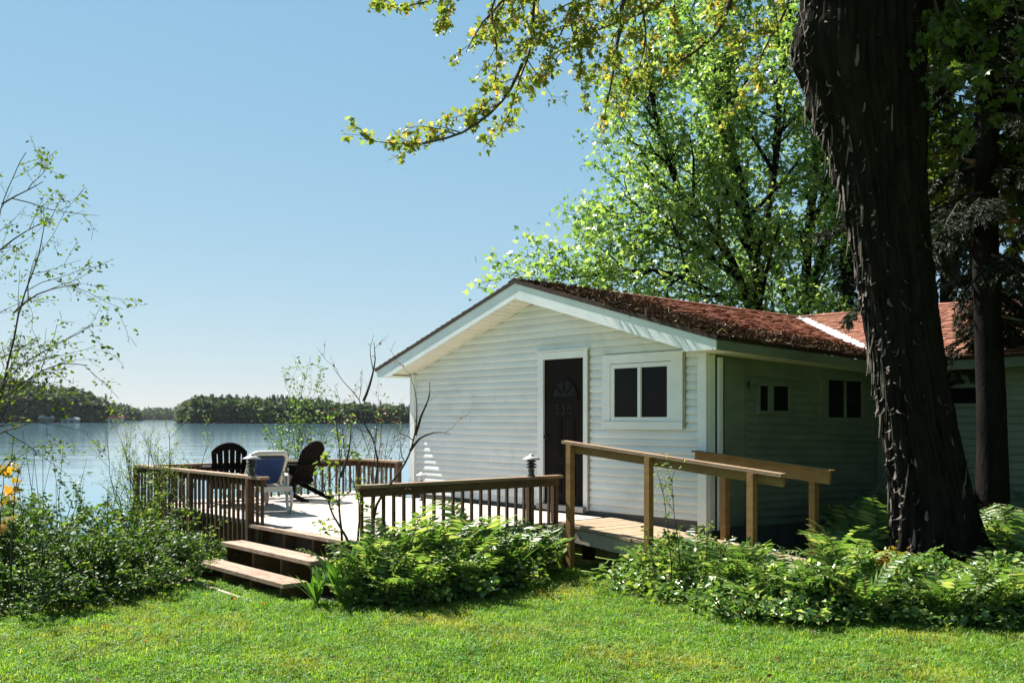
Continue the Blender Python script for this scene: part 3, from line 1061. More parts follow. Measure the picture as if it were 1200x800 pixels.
roof = slab('roof', [dz(R0, LOW), dz(R1, LOW), dz(Eb, LOW), dz(E0, LOW)], .03, M['felt'], house)
left_roof = slab('lake_side_roof', [dz((EAVE_L, Y0, EAVE_LZ), LOW), dz((EAVE_L, 9.8, EAVE_LZ), LOW), (APEX_U - .002, 9.8, RIDGE_Z + LOW), (APEX_U - .002, Y0, APEX_Z + LOW)], .03, M['felt'], house)
wing_roof = slab('wing_roof', [dz(Eb, LOW), dz(R1, LOW), dz(Wb, LOW), dz(Wa, LOW)], .03, M['felt'], house)
back_roof = slab('back_roof', [(APEX_U, RIDGE_Y + .002, RIDGE_Z + LOW), (APEX_U, 9.8, 2.7), (WU, 9.8, 2.7), (WU, RIDGE_Y + .002, RIDGE_Z + LOW)], .03, M['shingle'], house)


def shingles(name, c00, c10, c01, c11, L, rows, inside, parent, mt, seed):
    """tabs laid in courses on the surface eave c00-c10, ridge c01-c11"""
    rg = random.Random(seed)
    c00, c10, c01, c11 = (Vector(c) for c in (c00, c10, c01, c11))
    def surf(x, t):
        f = x / L
        return (c00 * (1 - f) + c10 * f) * (1 - t) + (c01 * (1 - f) + c11 * f) * t
    n = (c10 - c00).cross(c01 - c00).normalized()
    if n.z < 0: n = -n
    mb = MB()
    for r in range(rows):
        x = 0.0
        first = rg.random() * .13 + .03
        while x < L - .02:
            wd = min(first or .15 + .02 * rg.random(), L - x)
            first = 0
            c = surf(x + wd / 2, (r + .5) / rows)
            if inside(c.x, c.y):
                lift = .016 + .012 * rg.random()
                t0, t1 = (r + rg.uniform(-.09, .05)) / rows, min(1.0, (r + 1.32) / rows)
                a, b, b2, a2 = surf(x + .005, t0), surf(x + wd - .005, t0), surf(x + wd - .005, t1), surf(x + .005, t1)
                tilt = rg.uniform(-.003, .004)
                p = [a + n * .001, b + n * .001, b2 + n * .002, a2 + n * .002, a + n * lift, b + n * (lift + tilt), b2 + n * .005, a2 + n * .005]
                mb.hexa([tuple(v) for v in p])
            x += wd
    o = mb.build(name, mt, parent)
    o['kind'] = 'stuff'
    return o


def in_right(u, y): return y > Y0 - .02 and u < EAVE_R + .05 and u > APEX_U - .02 and (y < E1 or (EAVE_R - u) / (EAVE_R - APEX_U) > (y - E1) / (RIDGE_Y - E1) + .02)


def in_wing(u, y): return y > E1 - .03 and y < RIDGE_Y + .02 and (u > EAVE_R or (EAVE_R - u) / (EAVE_R - APEX_U) < (y - E1) / (RIDGE_Y - E1) - .02)


EY2 = EAVE_RZ1 - .036 * (RIDGE_Y - E1)
shingles('shingles', (EAVE_R + .03, Y0 + .004, EAVE_RZ - .009), (EAVE_R + .03, RIDGE_Y, EY2 - .009), (APEX_U, Y0 + .004, APEX_Z), R1, 6.915, 27, in_right, roof, M['stained'], 1)
WE0 = EAVE_RZ1 + (EAVE_RZ1 - 2.74) * (EAVE_R - APEX_U) / (WU - EAVE_R)
shingles('shingles', (APEX_U, E1 - .03, WE0 - .009), (WU, E1 - .03, 2.731), R1, Wb, WU - APEX_U, 24, in_wing, wing_roof, M['shingle'], 2)
shingles('shingles', (EAVE_L - .03, Y0 + .004, EAVE_LZ - .009), (EAVE_L - .03, 9.8, EAVE_LZ - .009), (APEX_U, Y0 + .004, APEX_Z), (APEX_U, 9.8, RIDGE_Z), 10.215, 27, lambda u, y: True, left_roof, M['shingle'], 3)
# valley flashing and ridge caps
va, vb = Vector(Eb), Vector(R1)
sdv = Vector((.13, .13, 0))
MB().add([tuple(va - sdv * .9 + Vector((0, 0, .028))), tuple(va + Vector((0, 0, .016))), tuple(va + sdv * .9 + Vector((0, 0, .028))),
          tuple(vb - sdv * .5 + Vector((0, 0, .034))), tuple(vb + Vector((0, 0, .022))), tuple(vb + sdv * .5 + Vector((0, 0, .034)))],
         [(0, 1, 4, 3), (1, 2, 5, 4)]).build('valley_flashing', M['flashing'], roof)
cp = MB()
yy_ = Y0
k = 0
while yy_ < RIDGE_Y:
    zc = APEX_Z + (RIDGE_Z - APEX_Z) * (yy_ - Y0) / (RIDGE_Y - Y0) + .012
    for s, slp in ((-1, SL), (1, SR)):
        cp.hexa([(APEX_U, yy_, zc), (APEX_U + s * .12, yy_, zc - slp * .12), (APEX_U + s * .12, yy_ + .24, zc - slp * .12 - .004), (APEX_U, yy_ + .24, zc - .004),
                 (APEX_U, yy_, zc + .018), (APEX_U + s * .12, yy_, zc - slp * .12 + .018), (APEX_U + s * .12, yy_ + .24, zc - slp * .12 + .010), (APEX_U, yy_ + .24, zc + .010)])
    yy_ += .2
cp.build('ridge_cap', M['stained'], roof)['kind'] = 'stuff'
cp = MB()
uu_ = APEX_U + .1
while uu_ < WU:
    zc = RIDGE_Z + .012
    for s in (-1, 1):
        cp.hexa([(uu_, RIDGE_Y, zc), (uu_ + .24, RIDGE_Y, zc - .004), (uu_ + .24, RIDGE_Y + s * .12, zc - .042), (uu_, RIDGE_Y + s * .12, zc - .038),
                 (uu_, RIDGE_Y, zc + .018), (uu_ + .24, RIDGE_Y, zc + .010), (uu_ + .24, RIDGE_Y + s * .12, zc - .028), (uu_, RIDGE_Y + s * .12, zc - .020)])
    uu_ += .2
cp.build('ridge_cap', M['shingle'], wing_roof)['kind'] = 'stuff'
# a pale square vent on the wing roof, by the ridge
zv = 2.65 + (RIDGE_Z - 2.65) * (5.75 - E1) / (RIDGE_Y - E1)
MB().hexa([(5.1, 5.6, zv - .02), (5.5, 5.6, zv - .02), (5.5, 5.9, zv + .09), (5.1, 5.9, zv + .09), (5.12, 5.62, zv + .06), (5.48, 5.62, zv + .06), (5.48, 5.88, zv + .16), (5.12, 5.88, zv + .16)]).build('roof_vent', M['boat_grey'], wing_roof)

# rake fascias: cut level at the eave ends
FBL, FBR = 2.52, 2.62
ull = APEX_U - (APEX_Z - FD - FBL) / SL
MB().prism([(EAVE_L, EAVE_LZ - .045), (APEX_U - .002, APEX_Z - .045), (APEX_U - .002, APEX_Z - FD), (ull, FBL), (EAVE_L + .02, FBL)], 'y', Y0 + .012, Y0 + .04).build('rake_fascia', M['fascia'], house)
url = APEX_U + (APEX_Z - FD - FBR) / SR
MB().prism([(EAVE_R, EAVE_RZ - .045), (APEX_U + .002, APEX_Z - .045), (APEX_U + .002, APEX_Z - FD), (url - .12, FBR + .034), (url - .12, FBR), (EAVE_R, FBR)], 'y', Y0 + .012, Y0 + .04).build('rake_fascia', M['fascia'], house)
for uA, zA, uB, zB in ((EAVE_L - .02, EAVE_LZ - .006, APEX_U, APEX_Z), (APEX_U, APEX_Z, EAVE_R + .02, EAVE_RZ - .006)):
    MB().hexa([(uA, Y0 - .002, zA - .046), (uB, Y0 - .002, zB - .046), (uB, Y0 + .0035, zB - .046), (uA, Y0 + .0035, zA - .046),
               (uA, Y0 - .002, zA + .006), (uB, Y0 - .002, zB + .006), (uB, Y0 + .0035, zB + .006), (uA, Y0 + .0035, zA + .006)]).build('drip_edge', M['felt'], house)
# eave fascias along both sides and the wing
MB().hexa([(EAVE_R - .03, Y0 + .041, FBR), (EAVE_R - .002, Y0 + .041, FBR), (EAVE_R - .002, E1, FBR - .14), (EAVE_R - .03, E1, FBR - .14),
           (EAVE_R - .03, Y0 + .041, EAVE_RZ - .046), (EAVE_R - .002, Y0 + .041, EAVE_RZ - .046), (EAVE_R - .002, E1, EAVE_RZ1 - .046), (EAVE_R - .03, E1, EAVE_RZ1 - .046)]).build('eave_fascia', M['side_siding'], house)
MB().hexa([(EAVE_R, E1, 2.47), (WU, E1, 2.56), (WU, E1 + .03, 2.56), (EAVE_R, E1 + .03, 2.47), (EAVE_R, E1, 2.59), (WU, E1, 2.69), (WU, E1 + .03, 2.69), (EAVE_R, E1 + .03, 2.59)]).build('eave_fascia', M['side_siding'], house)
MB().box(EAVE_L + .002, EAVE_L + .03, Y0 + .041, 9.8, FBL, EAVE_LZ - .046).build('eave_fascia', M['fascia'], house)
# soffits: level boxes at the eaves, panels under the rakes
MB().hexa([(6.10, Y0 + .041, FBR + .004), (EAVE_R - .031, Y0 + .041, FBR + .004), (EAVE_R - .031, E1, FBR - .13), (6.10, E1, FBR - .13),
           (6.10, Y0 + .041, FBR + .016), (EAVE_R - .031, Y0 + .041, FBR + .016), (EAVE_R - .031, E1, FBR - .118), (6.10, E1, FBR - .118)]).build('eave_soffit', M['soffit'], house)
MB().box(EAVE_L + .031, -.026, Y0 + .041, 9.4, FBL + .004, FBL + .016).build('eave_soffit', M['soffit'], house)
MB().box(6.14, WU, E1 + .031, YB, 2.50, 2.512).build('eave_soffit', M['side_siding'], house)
for side in (0, 1):
    slp = SL if side == 0 else SR
    n = 9
    uA, uB = (ull + .02, APEX_U) if side == 0 else (APEX_U, url - .02)
    for k in range(n):
        a = uA + (uB - uA) * k / n + .003
        b = uA + (uB - uA) * (k + 1) / n - .003
        za, zb = soff(a) + .008, soff(b) + .008
        pn = MB()
        pn.hexa([(a, Y0 + .042, za), (b, Y0 + .042, zb), (b, -.001, zb), (a, -.001, za), (a, Y0 + .042, za + .012), (b, Y0 + .042, zb + .012), (b, -.001, zb + .012), (a, -.001, za + .012)])
        m1, m2 = a + (b - a) / 3, a + 2 * (b - a) / 3
        for mm in (m1, m2):                       # pressed ribs
            pn.box(mm - .006, mm + .006, Y0 + .043, -.002, soff(mm) + .003, soff(mm) + .0095)
        pn.build('soffit_panel', M['soffit'], house)
mld = MB()
mld.bar((.02, -.010, soff(.02) - .004), (APEX_U, -.010, soff(APEX_U) - .004), .018, .018)
mld.bar((APEX_U, -.010, soff(APEX_U) - .004), (6.0, -.010, soff(6.0) - .004), .018, .018)
mld.build('soffit_moulding', M['soffit'], house)

# dry leaf litter caught on the sunny slope
rng = np.random.default_rng(21)
n = 30000
su = rng.random(n)                                # 0 eave .. 1 ridge
yv = np.abs(rng.normal(size=n)) * 0.9 * (0.45 + su * .7) + Y0 + .02
k2 = rng.random(n) < .45
su = np.where(k2, np.abs(rng.normal(size=n)) * .13, su)
yv = np.where(k2, Y0 + .05 + rng.random(n) ** .8 * 3.7, yv)
cl = fbm(su * 12, yv * 3.5, 8, 3)
keep = (cl > .43) & (yv < 3.6) & (su < .99)
su, yv = su[keep], yv[keep]
uu = EAVE_R + (APEX_U - EAVE_R) * su
ez = EAVE_RZ - .036 * (yv - Y0)
zz = ez + (APEX_Z - .01 * (yv - Y0) - ez) * su + .016 + rng.random(len(su)) * .010
P = np.stack([uu, yv, zz], 1)
R = leaf_frames(rng, len(P), 1.0, .0)
thin = rng.random(len(P)) < .35
R[thin, :, 0] *= .18
V, Fc = scatter(T_OVAL, P, R, np.where(thin, .10, .032) * (.6 + .8 * rng.random(len(P))))
lt = link('leaf_litter', np_mesh('leaf_litter', V, Fc, M['litter']), None, HW(0, 0, 0), (0, 0, ROT))
tag(lt, 'dark dry leaves and twigs lying along the gable edge of the red roof', 'leaf litter', kind='stuff')

# ------------------------------------------------------------------ deck, railings, steps, ramp
DU0, DU1, DY0 = -1.60, 4.52, -3.88


def hroot(name, u, y, z, label, cat, group=None):
    e = empty(name, HW(u, y, z), ROT, label, cat, group)
    return e, (u, y, z)


deck, do = hroot('wooden_deck', 1.5, -1.9, 0, 'weathered grey wooden deck in front of the cottage facing the lake', 'deck')
bw_ = .138
n = int((-.03 - DY0) / (bw_ + .006))
rg = random.Random(8)
for k in range(n):
    y0 = DY0 + k * (bw_ + .006)
    u1 = DU1
    MB(do).box(DU0 + rg.uniform(-.01, .01), u1 + rg.uniform(-.01, .01), y0, y0 + bw_, DECK_Z - .036 + rg.uniform(-.0015, .0015), DECK_Z + rg.uniform(-.0015, .0015)).build('deck_board', M['deck'], deck)
MB(do).box(DU0 + .03, DU1 - .03, DY0 + .03, DY0 + .07, .28, DECK_Z - .039).build('rim_joist', M['darkwood'], deck)
MB(do).box(DU1 - .07, DU1 - .03, DY0 + .071, -.05, .28, DECK_Z - .039).build('rim_joist', M['darkwood'], deck)
MB(do).box(DU0 + .03, DU0 + .07, DY0 + .071, -.05, .28, DECK_Z - .039).build('rim_joist', M['darkwood'], deck)
for u in (DU0 + .1, 1.2, 3.0, DU1 - .15):
    for y in (DY0 + .14, -1.9, -.25):
        MB(do).box(u - .06, u + .06, y - .06, y + .06, -.6, DECK_Z - .039).build('deck_post', M['darkwood'], deck)

RH = .585


def railing(a, b, label, side, posts=(), overhang=(.06, .06), step=.131):
    """deck railing from a to b (house u,y), side = which side (+1 left of a->b) carries the face board"""
    a, b = Vector((a[0], a[1], 0)), Vector((b[0], b[1], 0))
    e, o = hroot('deck_railing', (a.x + b.x) / 2, (a.y + b.y) / 2, DECK_Z, label, 'railing', 'brown railings round the deck')
    d = (b - a).normalized()
    s = Vector((-d.y, d.x, 0)) * side
    L = (b - a).length
    zt = DECK_Z + RH
    MB(o).bar(tuple(a - d * overhang[0] + Vector((0, 0, zt - .017))), tuple(b + d * overhang[1] + Vector((0, 0, zt - .017))), .125, .034).build('cap_rail', M['rail_cap'], e)
    MB(o).bar(tuple(a + s * .032 + Vector((0, 0, zt - .082))), tuple(b + s * .032 + Vector((0, 0, zt - .082))), .032, .09).build('top_rail', M['rail'], e)
    n = int(L / step)
    r = random.Random(int(L * 100))
    for k in range(n + 1):
        p = a + d * (L * k / n) - s * (.0005)
        t = Vector((r.uniform(-.004, .004), r.uniform(-.004, .004), 0))
        MB(o).bar(tuple(p + Vector((0, 0, DECK_Z - .30))), tuple(p + t + Vector((0, 0, zt - .036))), .030, .030, tuple(d)).build('baluster', M['rail'], e)
    for t in posts:
        p = a + d * (L * t) - s * .004
        MB(o).bar(tuple(p - s * .04 + Vector((0, 0, DECK_Z - .45))), tuple(p - s * .04 + Vector((0, 0, zt - .0355))), .058, .066, tuple(d)).build('post', M['rail'], e)
    return e


railing((4.56, -3.82), (4.56, -1.0), 'short brown railing between the steps and the ramp in front of the fern bed', -1, (.855, 1.0))
railing((-1.60, -3.935), (2.50, -3.935), 'long brown railing left of the steps with shrubs growing through it', 1, (0, .5, .93))
railing((-1.38, -3.75), (-1.38, -.22), 'lake side railing behind the two dark deck chairs', 1, (0.02, .5, 1))
railing((-1.30, -.20), (-.06, -.20), 'shortest railing closing the lake side of the deck at the cottage corner', 1, (1,), (-.02, .0))

# steps
st, so = hroot('deck_steps', 3.4, -4.3, 0, 'three wide brown wooden steps going up from the lawn to the deck', 'steps')
SA, SB = 2.30, 4.42
MB(so).box(SA - .04, SB + .02, DY0 - .12, DY0 - .004, DECK_Z - .042, DECK_Z - .002).build('tread', M['tread'], st)
for k, (z1, yf) in enumerate(((.37, -4.39), (.185, -4.74))):
    sh = -.0 - .0 * k
    MB(so).box(SA - .02 + .06 * (k + 1), SB + .07 * (k + 1), yf, yf + .135, z1 - .042, z1).build('tread', M['tread'], st)
    MB(so).box(SA - .02 + .06 * (k + 1), SB + .07 * (k + 1), yf + .142, yf + .277, z1 - .042, z1 - .001).build('tread', M['tread'], st)
for k, u in enumerate((2.46, 3.13, 3.80, 4.46)):
    MB(so).prism([(DY0 + .02, -.1), (DY0 + .02, DECK_Z - .043), (DY0 - .10, DECK_Z - .043), (DY0 - .10, .325), (-4.365, .325), (-4.365, .14), (-4.715, .14), (-4.715, -.1)],
                 'x', u - .02, u + .02).build('stringer', M['rail'], st)
ed, eo = hroot('edging_board', 3.4, -4.95, 0, 'thin pale edging board lying in the grass below the bottom step', 'edging board')
MB(eo).hexa([(2.3, -4.96, -.05), (4.45, -5.02, -.05), (4.45, -4.98, -.05), (2.3, -4.92, -.05), (2.3, -4.96, .035), (4.45, -5.02, .03), (4.45, -4.98, .03), (2.3, -4.92, .035)]).build('board', M['old_board'], ed)

# ramp beside the facade
RU0, RU1 = 4.58, 7.75


def rz(u): return DECK_Z - .078 * max(0.0, u - 4.75)


ramp, ro = hroot('ramp', 6.2, -.55, 0, 'sloping plank ramp beside the white wall below the front window', 'ramp')
u = RU0
rg = random.Random(9)
while u < RU1:
    j = rg.uniform(-.002, .002)
    a, b = u + .004, u + .134
    y0, y1 = -1.02 + rg.uniform(-.012, .012), -.05
    MB(ro).hexa([(a, y0, rz(a) - .036), (b, y0, rz(b) - .036), (b, y1, rz(b) - .036), (a, y1, rz(a) - .036), (a, y0, rz(a) + j), (b, y0, rz(b) + j), (b, y1, rz(b) + j), (a, y1, rz(a) + j)]).build('ramp_plank', M['ramp_plank'], ramp)
    u += .1385
for y in (-.985, -.55, -.12):
    MB(ro).hexa([(RU0, y - .018, rz(RU0) - .20), (RU1, y - .018, rz(RU1) - .20), (RU1, y + .018, rz(RU1) - .20), (RU0, y + .018, rz(RU0) - .20),
                 (RU0, y - .018, rz(RU0) - .038), (RU1, y - .018, rz(RU1) - .038), (RU1, y + .018, rz(RU1) - .038), (RU0, y + .018, rz(RU0) - .038)]).build('ramp_joist', M['old_board'] if y < -.9 else M['darkwood'], ramp)
for u in (4.7, 6.0, 7.4):
    MB(ro).box(u - .05, u + .05, -.95, -.86, -.3, rz(u) - .201).build('ramp_leg', M['darkwood'], ramp)

# handrails
h1, o1 = hroot('ramp_handrail', 6.2, -1.05, DECK_Z, 'near tan handrail of the ramp, starting by the front door', 'handrail', 'handrails of the ramp')


def hz(u): return 1.530 - .0868 * (u - 4.78)


MB(o1).bar((4.76, -1.06, hz(4.76) + .02), (7.89, -1.06, hz(7.89) + .02), .095, .036).build('cap_rail', M['rail_cap'], h1)
MB(o1).bar((4.80, -1.035, hz(4.80) - .053), (7.88, -1.035, hz(7.88) - .053), .036, .09).build('side_rail', M['ramp_wood'], h1)
for u in (4.90, 6.16, 7.54):
    MB(o1).box(u - .038, u + .038, -1.13, -1.054, rz(u) - .5, hz(u) - .004).build('post', M['ramp_wood'], h1)
h2, o2 = hroot('ramp_handrail', 6.95, -.02, DECK_Z, 'far tan handrail of the ramp, starting at the cottage corner', 'handrail', 'handrails of the ramp')
MB(o2).bar((6.0, -.075, hz(6.0) - .055), (7.80, -.075, hz(7.80) - .055), .038, .14).build('side_rail', M['ramp_wood'], h2)
MB(o2).bar((5.98, -.085, hz(5.98) + .024), (7.83, -.085, hz(7.83) + .024), .10, .018).build('cap_rail', M['ramp_wood'], h2)
for u in (6.38, 7.56):
    MB(o2).box(u - .036, u + .036, -.053, .033, rz(u) - .55, hz(u) + .012).build('post', M['ramp_wood'], h2)


# lamps on the railings and by the wall
def tier_lamp(loc, label, capm, tiers=3, post=0.0, s=1.0):
    e = empty('tier_lamp', loc, 0, label, 'lamp', 'tiered garden lamps on the deck')
    b = MB()
    b.lathe([(.042 * s, 0), (.05 * s, .012 * s), (.034 * s, .03 * s), (.040 * s, .085 * s), (.046 * s, .09 * s)] if not post else
            [(.06 * s, 0), (.06 * s, .012), (.018, .02), (.018, post), (.04 * s, post + .01)], seg=18)
    b.build('lamp_base', M['lamp_metal'], e, True)
    z0 = .092 * s if not post else post + .012
    for k in range(tiers):
        MB().lathe([(.030 * s, z0 + .002), (.034 * s, z0 + .034 * s)], seg=16).build('lens', M['lamp_lens'], e, True)
        MB().lathe([(.064 * s, z0 + .012 * s), (.066 * s, z0 + .016 * s), (.040 * s, z0 + .036 * s)], seg=18).build('louvre', capm if post else M['lamp_metal'], e, True)
        z0 += .036 * s
    MB().lathe([(.112 * s, z0 + .004 * s), (.114 * s, z0 + .010 * s), (.07 * s, z0 + .032 * s), (.03 * s, z0 + .052 * s), (.026 * s, z0 + .066 * s), (.018 * s, z0 + .07 * s)], seg=24).build('cap', capm, e, True)
    return e


tier_lamp(HW(4.56, -1.42, DECK_Z + RH + .001), 'tiered lamp on the short railing in front of the door', M['lamp_cap'])
tier_lamp(HW(2.21, -3.935, DECK_Z + RH + .001), 'tiered lamp on the railing at the left of the steps', M['lamp_cap'])
tier_lamp(HW(0.85, -.42, DECK_Z + .001), 'white tiered path lamp standing on the deck against the cottage wall', M['lamp_white'], 3, .30, .75)


# ------------------------------------------------------------------ deck furniture
def adirondack(loc, rz_, label):
    """dark moulded adirondack chair; local +y is the way it faces"""
    e = empty('adirondack_chair', loc, rz_, label, 'chair', 'dark adirondack chairs on the deck')
    mt = M['black_plastic']
    bx = lambda t, off=0: (-.12 - .36 * t - .88 * off, .26 + .68 * t - .47 * off)   # back line: (y, z) from seat to top
    top = lambda x: 1.0 - .20 * abs(x / .26) ** 2.2                                  # outline of the fan shaped top
    def slab_(x0, x1, lo, hi, name, n=1):
        m = MB()
        for i in range(n):
            a, b = x0 + (x1 - x0) * i / n, x0 + (x1 - x0) * (i + 1) / n
            p = []
            for off in (0, .02):
                for x, t in ((a, lo(a)), (b, lo(b)), (b, hi(b)), (a, hi(a))):
                    p.append((x * (.86 + .14 * t), *bx(t, off)))
            m.hexa(p)
        m.build(name, mt, e)
    slab_(-.26, .26, lambda x: top(x) - .15, top, 'back_top', 10)
    n = 6
    for k in range(n):
        c = (k - 2.5) * .0885
        slab_(c - .0375, c + .0375, lambda x: 0.0, lambda x: top(x) - .151, 'back_slat')
    for t, wd in ((.10, .48), (.50, .50)):
        yb, zb = bx(t, .034)
        MB().bar((-wd / 2, yb, zb), (wd / 2, yb, zb), .07, .024, (0, -.68, .36)).build('back_rail', mt, e)
    for k in range(5):
        y = .33 - k * .098
        z_ = .36 - k * .024
        MB().hexa([(-.26, y - .086, z_ - .022), (.26, y - .086, z_ - .022), (.26, y, z_), (-.26, y, z_), (-.26, y - .086, z_ - .002), (.26, y - .086, z_ - .002), (.26, y, z_ + .02), (-.26, y, z_ + .02)]).build('seat_slat', mt, e)
    for s in (-1, 1):
        MB().prism([(.36, .36), (.36, .29), (-.47, .0), (-.56, .0), (-.56, .03)], 'x', s * .285 - .016, s * .285 + .016).build('rear_leg', mt, e)
        MB().prism([(.36, .0), (.27, .0), (.25, .55), (.38, .55)], 'x', s * .318 - .016, s * .318 + .016).build('front_leg', mt, e)
        MB().prism([(.42, .553), (.42, .576), (-.36, .576), (-.36, .553)], 'x', s * .325 - .065, s * .325 + .065).build('armrest', mt, e)
    return e


def faced(dx, dy): return math.atan2(-dx, dy)


adirondack(HW(-.50, -2.98, DECK_Z), faced(-.27, .96), 'dark adirondack chair facing the lake, left of the blue lounger')
adirondack(HW(-.62, -1.85, DECK_Z), faced(-.86, .5), 'dark adirondack chair seen side on, right of the blue lounger')

# chaise longue: local +y points to the foot end (towards the lake)
lx = px(313, 489, 13.6)
ch = empty('chaise_lounge', (lx[0], lx[1], DECK_Z), faced(-.42, .9), 'white resin lounger with a blue sling back raised', 'sun lounger')
ch.scale = (.86, 1, 1)
wp = M['white_plastic']
for s in (-1, 1):
    MB().bar((s * .30, -.30, .33), (s * .30, 1.55, .33), .055, .075).build('side_frame', wp, ch)
    for ya in (-.22, 1.35):
        MB().tube([(s * .30, ya - .13, .31), (s * .30, ya - .10, .12), (s * .30, ya - .02, .025), (s * .30, ya + .08, .025), (s * .30, ya + .15, .12), (s * .30, ya + .18, .31)], .026, 8).build('leg', wp, ch, True)
MB().bar((-.272, -.27, .335), (.272, -.27, .335), .06, .07).build('cross_bar', wp, ch)
MB().bar((-.272, 1.52, .335), (.272, 1.52, .335), .06, .07).build('cross_bar', wp, ch)
bt = [(.28, .42, .37), (.28, .14, .58), (.28, -.10, .75), (.25, -.16, .80), (.20, -.19, .82), (-.20, -.19, .82), (-.25, -.16, .80), (-.28, -.10, .75), (-.28, .14, .58), (-.28, .42, .37)]
MB().tube([(x, y, z) for x, y, z in bt], .034, 8).build('back_frame', wp, ch, True)
sl = MB()
npt = 7
for k in range(npt):
    t0, t1 = k / npt, (k + 1) / npt
    f = lambda t: (.42 - .52 * t, .375 + .365 * t - .03 * math.sin(math.pi * t))
    (ya, za), (yb, zb) = f(t0), f(t1)
    sl.hexa([(-.255, ya, za), (.255, ya, za), (.255, yb, zb), (-.255, yb, zb), (-.255, ya - .006, za - .006), (.255, ya - .006, za - .006), (.255, yb - .006, zb - .006), (-.255, yb - .006, zb - .006)])
sl.build('back_sling', M['blue_sling'], ch)
MB().hexa([(-.255, -.104, .745), (.255, -.104, .745), (.235, -.165, .800), (-.235, -.165, .800), (-.255, -.110, .740), (.255, -.110, .740), (.235, -.172, .795), (-.235, -.172, .795)]).build('sling_band', M['navy_band'], ch)
MB().box(-.26, .26, .45, 1.46, .365, .372).build('seat_sling', M['blue_sling'], ch)
for s in (-1, 1):
    MB().bar((s * .285, .02, .34), (s * .285, .14, .57), .03, .03).build('back_prop', wp, ch)
    MB().tube([(s * .345, .1, .36), (s * .36, .12, .50), (s * .36, .5, .50), (s * .345, .56, .36)], .022, 8).build('armrest', wp, ch, True)

# ------------------------------------------------------------------ the big maple in front
BZ = 10.3
prof = [(-30, 930, 1079), (0, 936, 1078), (40, 934, 1079), (80, 940, 1079), (110, 946, 1080), (150, 960, 1082), (200, 975, 1080), (300, 1000, 1088), (400, 1016, 1100),
        (500, 1032, 1117), (580, 1043, 1136), (630, 1042, 1152), (660, 1036, 1170), (690, 1020, 1195), (715, 1000, 1215)]
pz = np.array([EYE - (p[0] - HOR) / F * BZ for p in prof])
pc = np.array([((p[1] + p[2]) / 2 - 600) / F * BZ for p in prof])
pr = np.array([(p[2] - p[1]) / 2 / F * BZ for p in prof])
order = np.argsort(pz)
NS, NR = 220, 300
zr = np.linspace(pz.min(), 7.6, NR)
cx = np.interp(zr, pz[order], pc[order])
rr = np.interp(zr, pz[order], pr[order])
above = zr > pz.max()
cx = np.where(above, pc[order][-1] - (zr - pz.max()) * .05, cx)
rr = np.where(above, pr[order][-1] * (1 - .1 * (zr - pz.max())), rr) * .96
th = np.linspace(0, 2 * np.pi, NS, endpoint=False)
TH, ZR = np.meshgrid(th, zr)
base_r = rr[:, None] * np.ones_like(TH)
# shaggy bark: plates elongated up the trunk
wx = np.cos(TH) * 3.1 + .5 * fbm(ZR * 2.2, TH * 2, 44)
wy = np.sin(TH) * 3.1
nA = vnoise(wx * 2.6 + 20, ZR * .8 + wy * 2.6, 31)
nB = vnoise(wx * 5.2 + 50, ZR * 2.0 + wy * 5.2, 32)
nC = vnoise(wx * 9.5 + 90, ZR * 4.5 + wy * 9.5, 33)
ridge = 1 - np.abs(2 * nA - 1)
disp = .070 * (ridge - .5) + .048 * (1 - np.abs(2 * nB - 1) - .5) + .024 * (nC - .5)
flare = sstep(.75, -.1, ZR) * .14 * (.5 + .5 * np.cos(TH * 5 + .6)) * (0.6 + .8 * vnoise(TH * 1.5, TH * 0, 9))
burl = .10 * np.exp(-(((ZR - 5.55) / .28) ** 2)) * np.exp(-(((np.mod(TH - np.pi + np.pi, 2 * np.pi) - np.pi) / .8) ** 2)) * (.6 + .8 * nB)
burl += .09 * np.exp(-(((ZR - 4.95) / .16) ** 2)) * np.exp(-(((TH - np.pi) / .6) ** 2)) * (.5 + nC)
RR = base_r * (1 + .05 * np.cos(TH * 3 + 1)) + disp + flare + burl
RR = RR - (disp.mean() + .012)
TX = cx[:, None] + np.cos(TH) * RR
TY = BZ + np.sin(TH) * RR * .95
tb = np.array((pc[order][1], BZ, float(ground_z(pc[order][1], BZ))))
idx = np.arange(NS * NR).reshape(NR, NS)
qd = np.stack([idx[:-1, :], np.roll(idx, -1, 1)[:-1, :], np.roll(idx, -1, 1)[1:, :], idx[1:, :]], 2).reshape(-1, 4)
maple = empty('maple_tree', tb, 0, 'huge old maple with shaggy dark trunk leaning left at the right of the picture', 'tree')
link('trunk', np_mesh('trunk', np.stack([TX.ravel(), TY.ravel(), ZR.ravel()], 1) - tb, qd, M['bark'], True), maple)

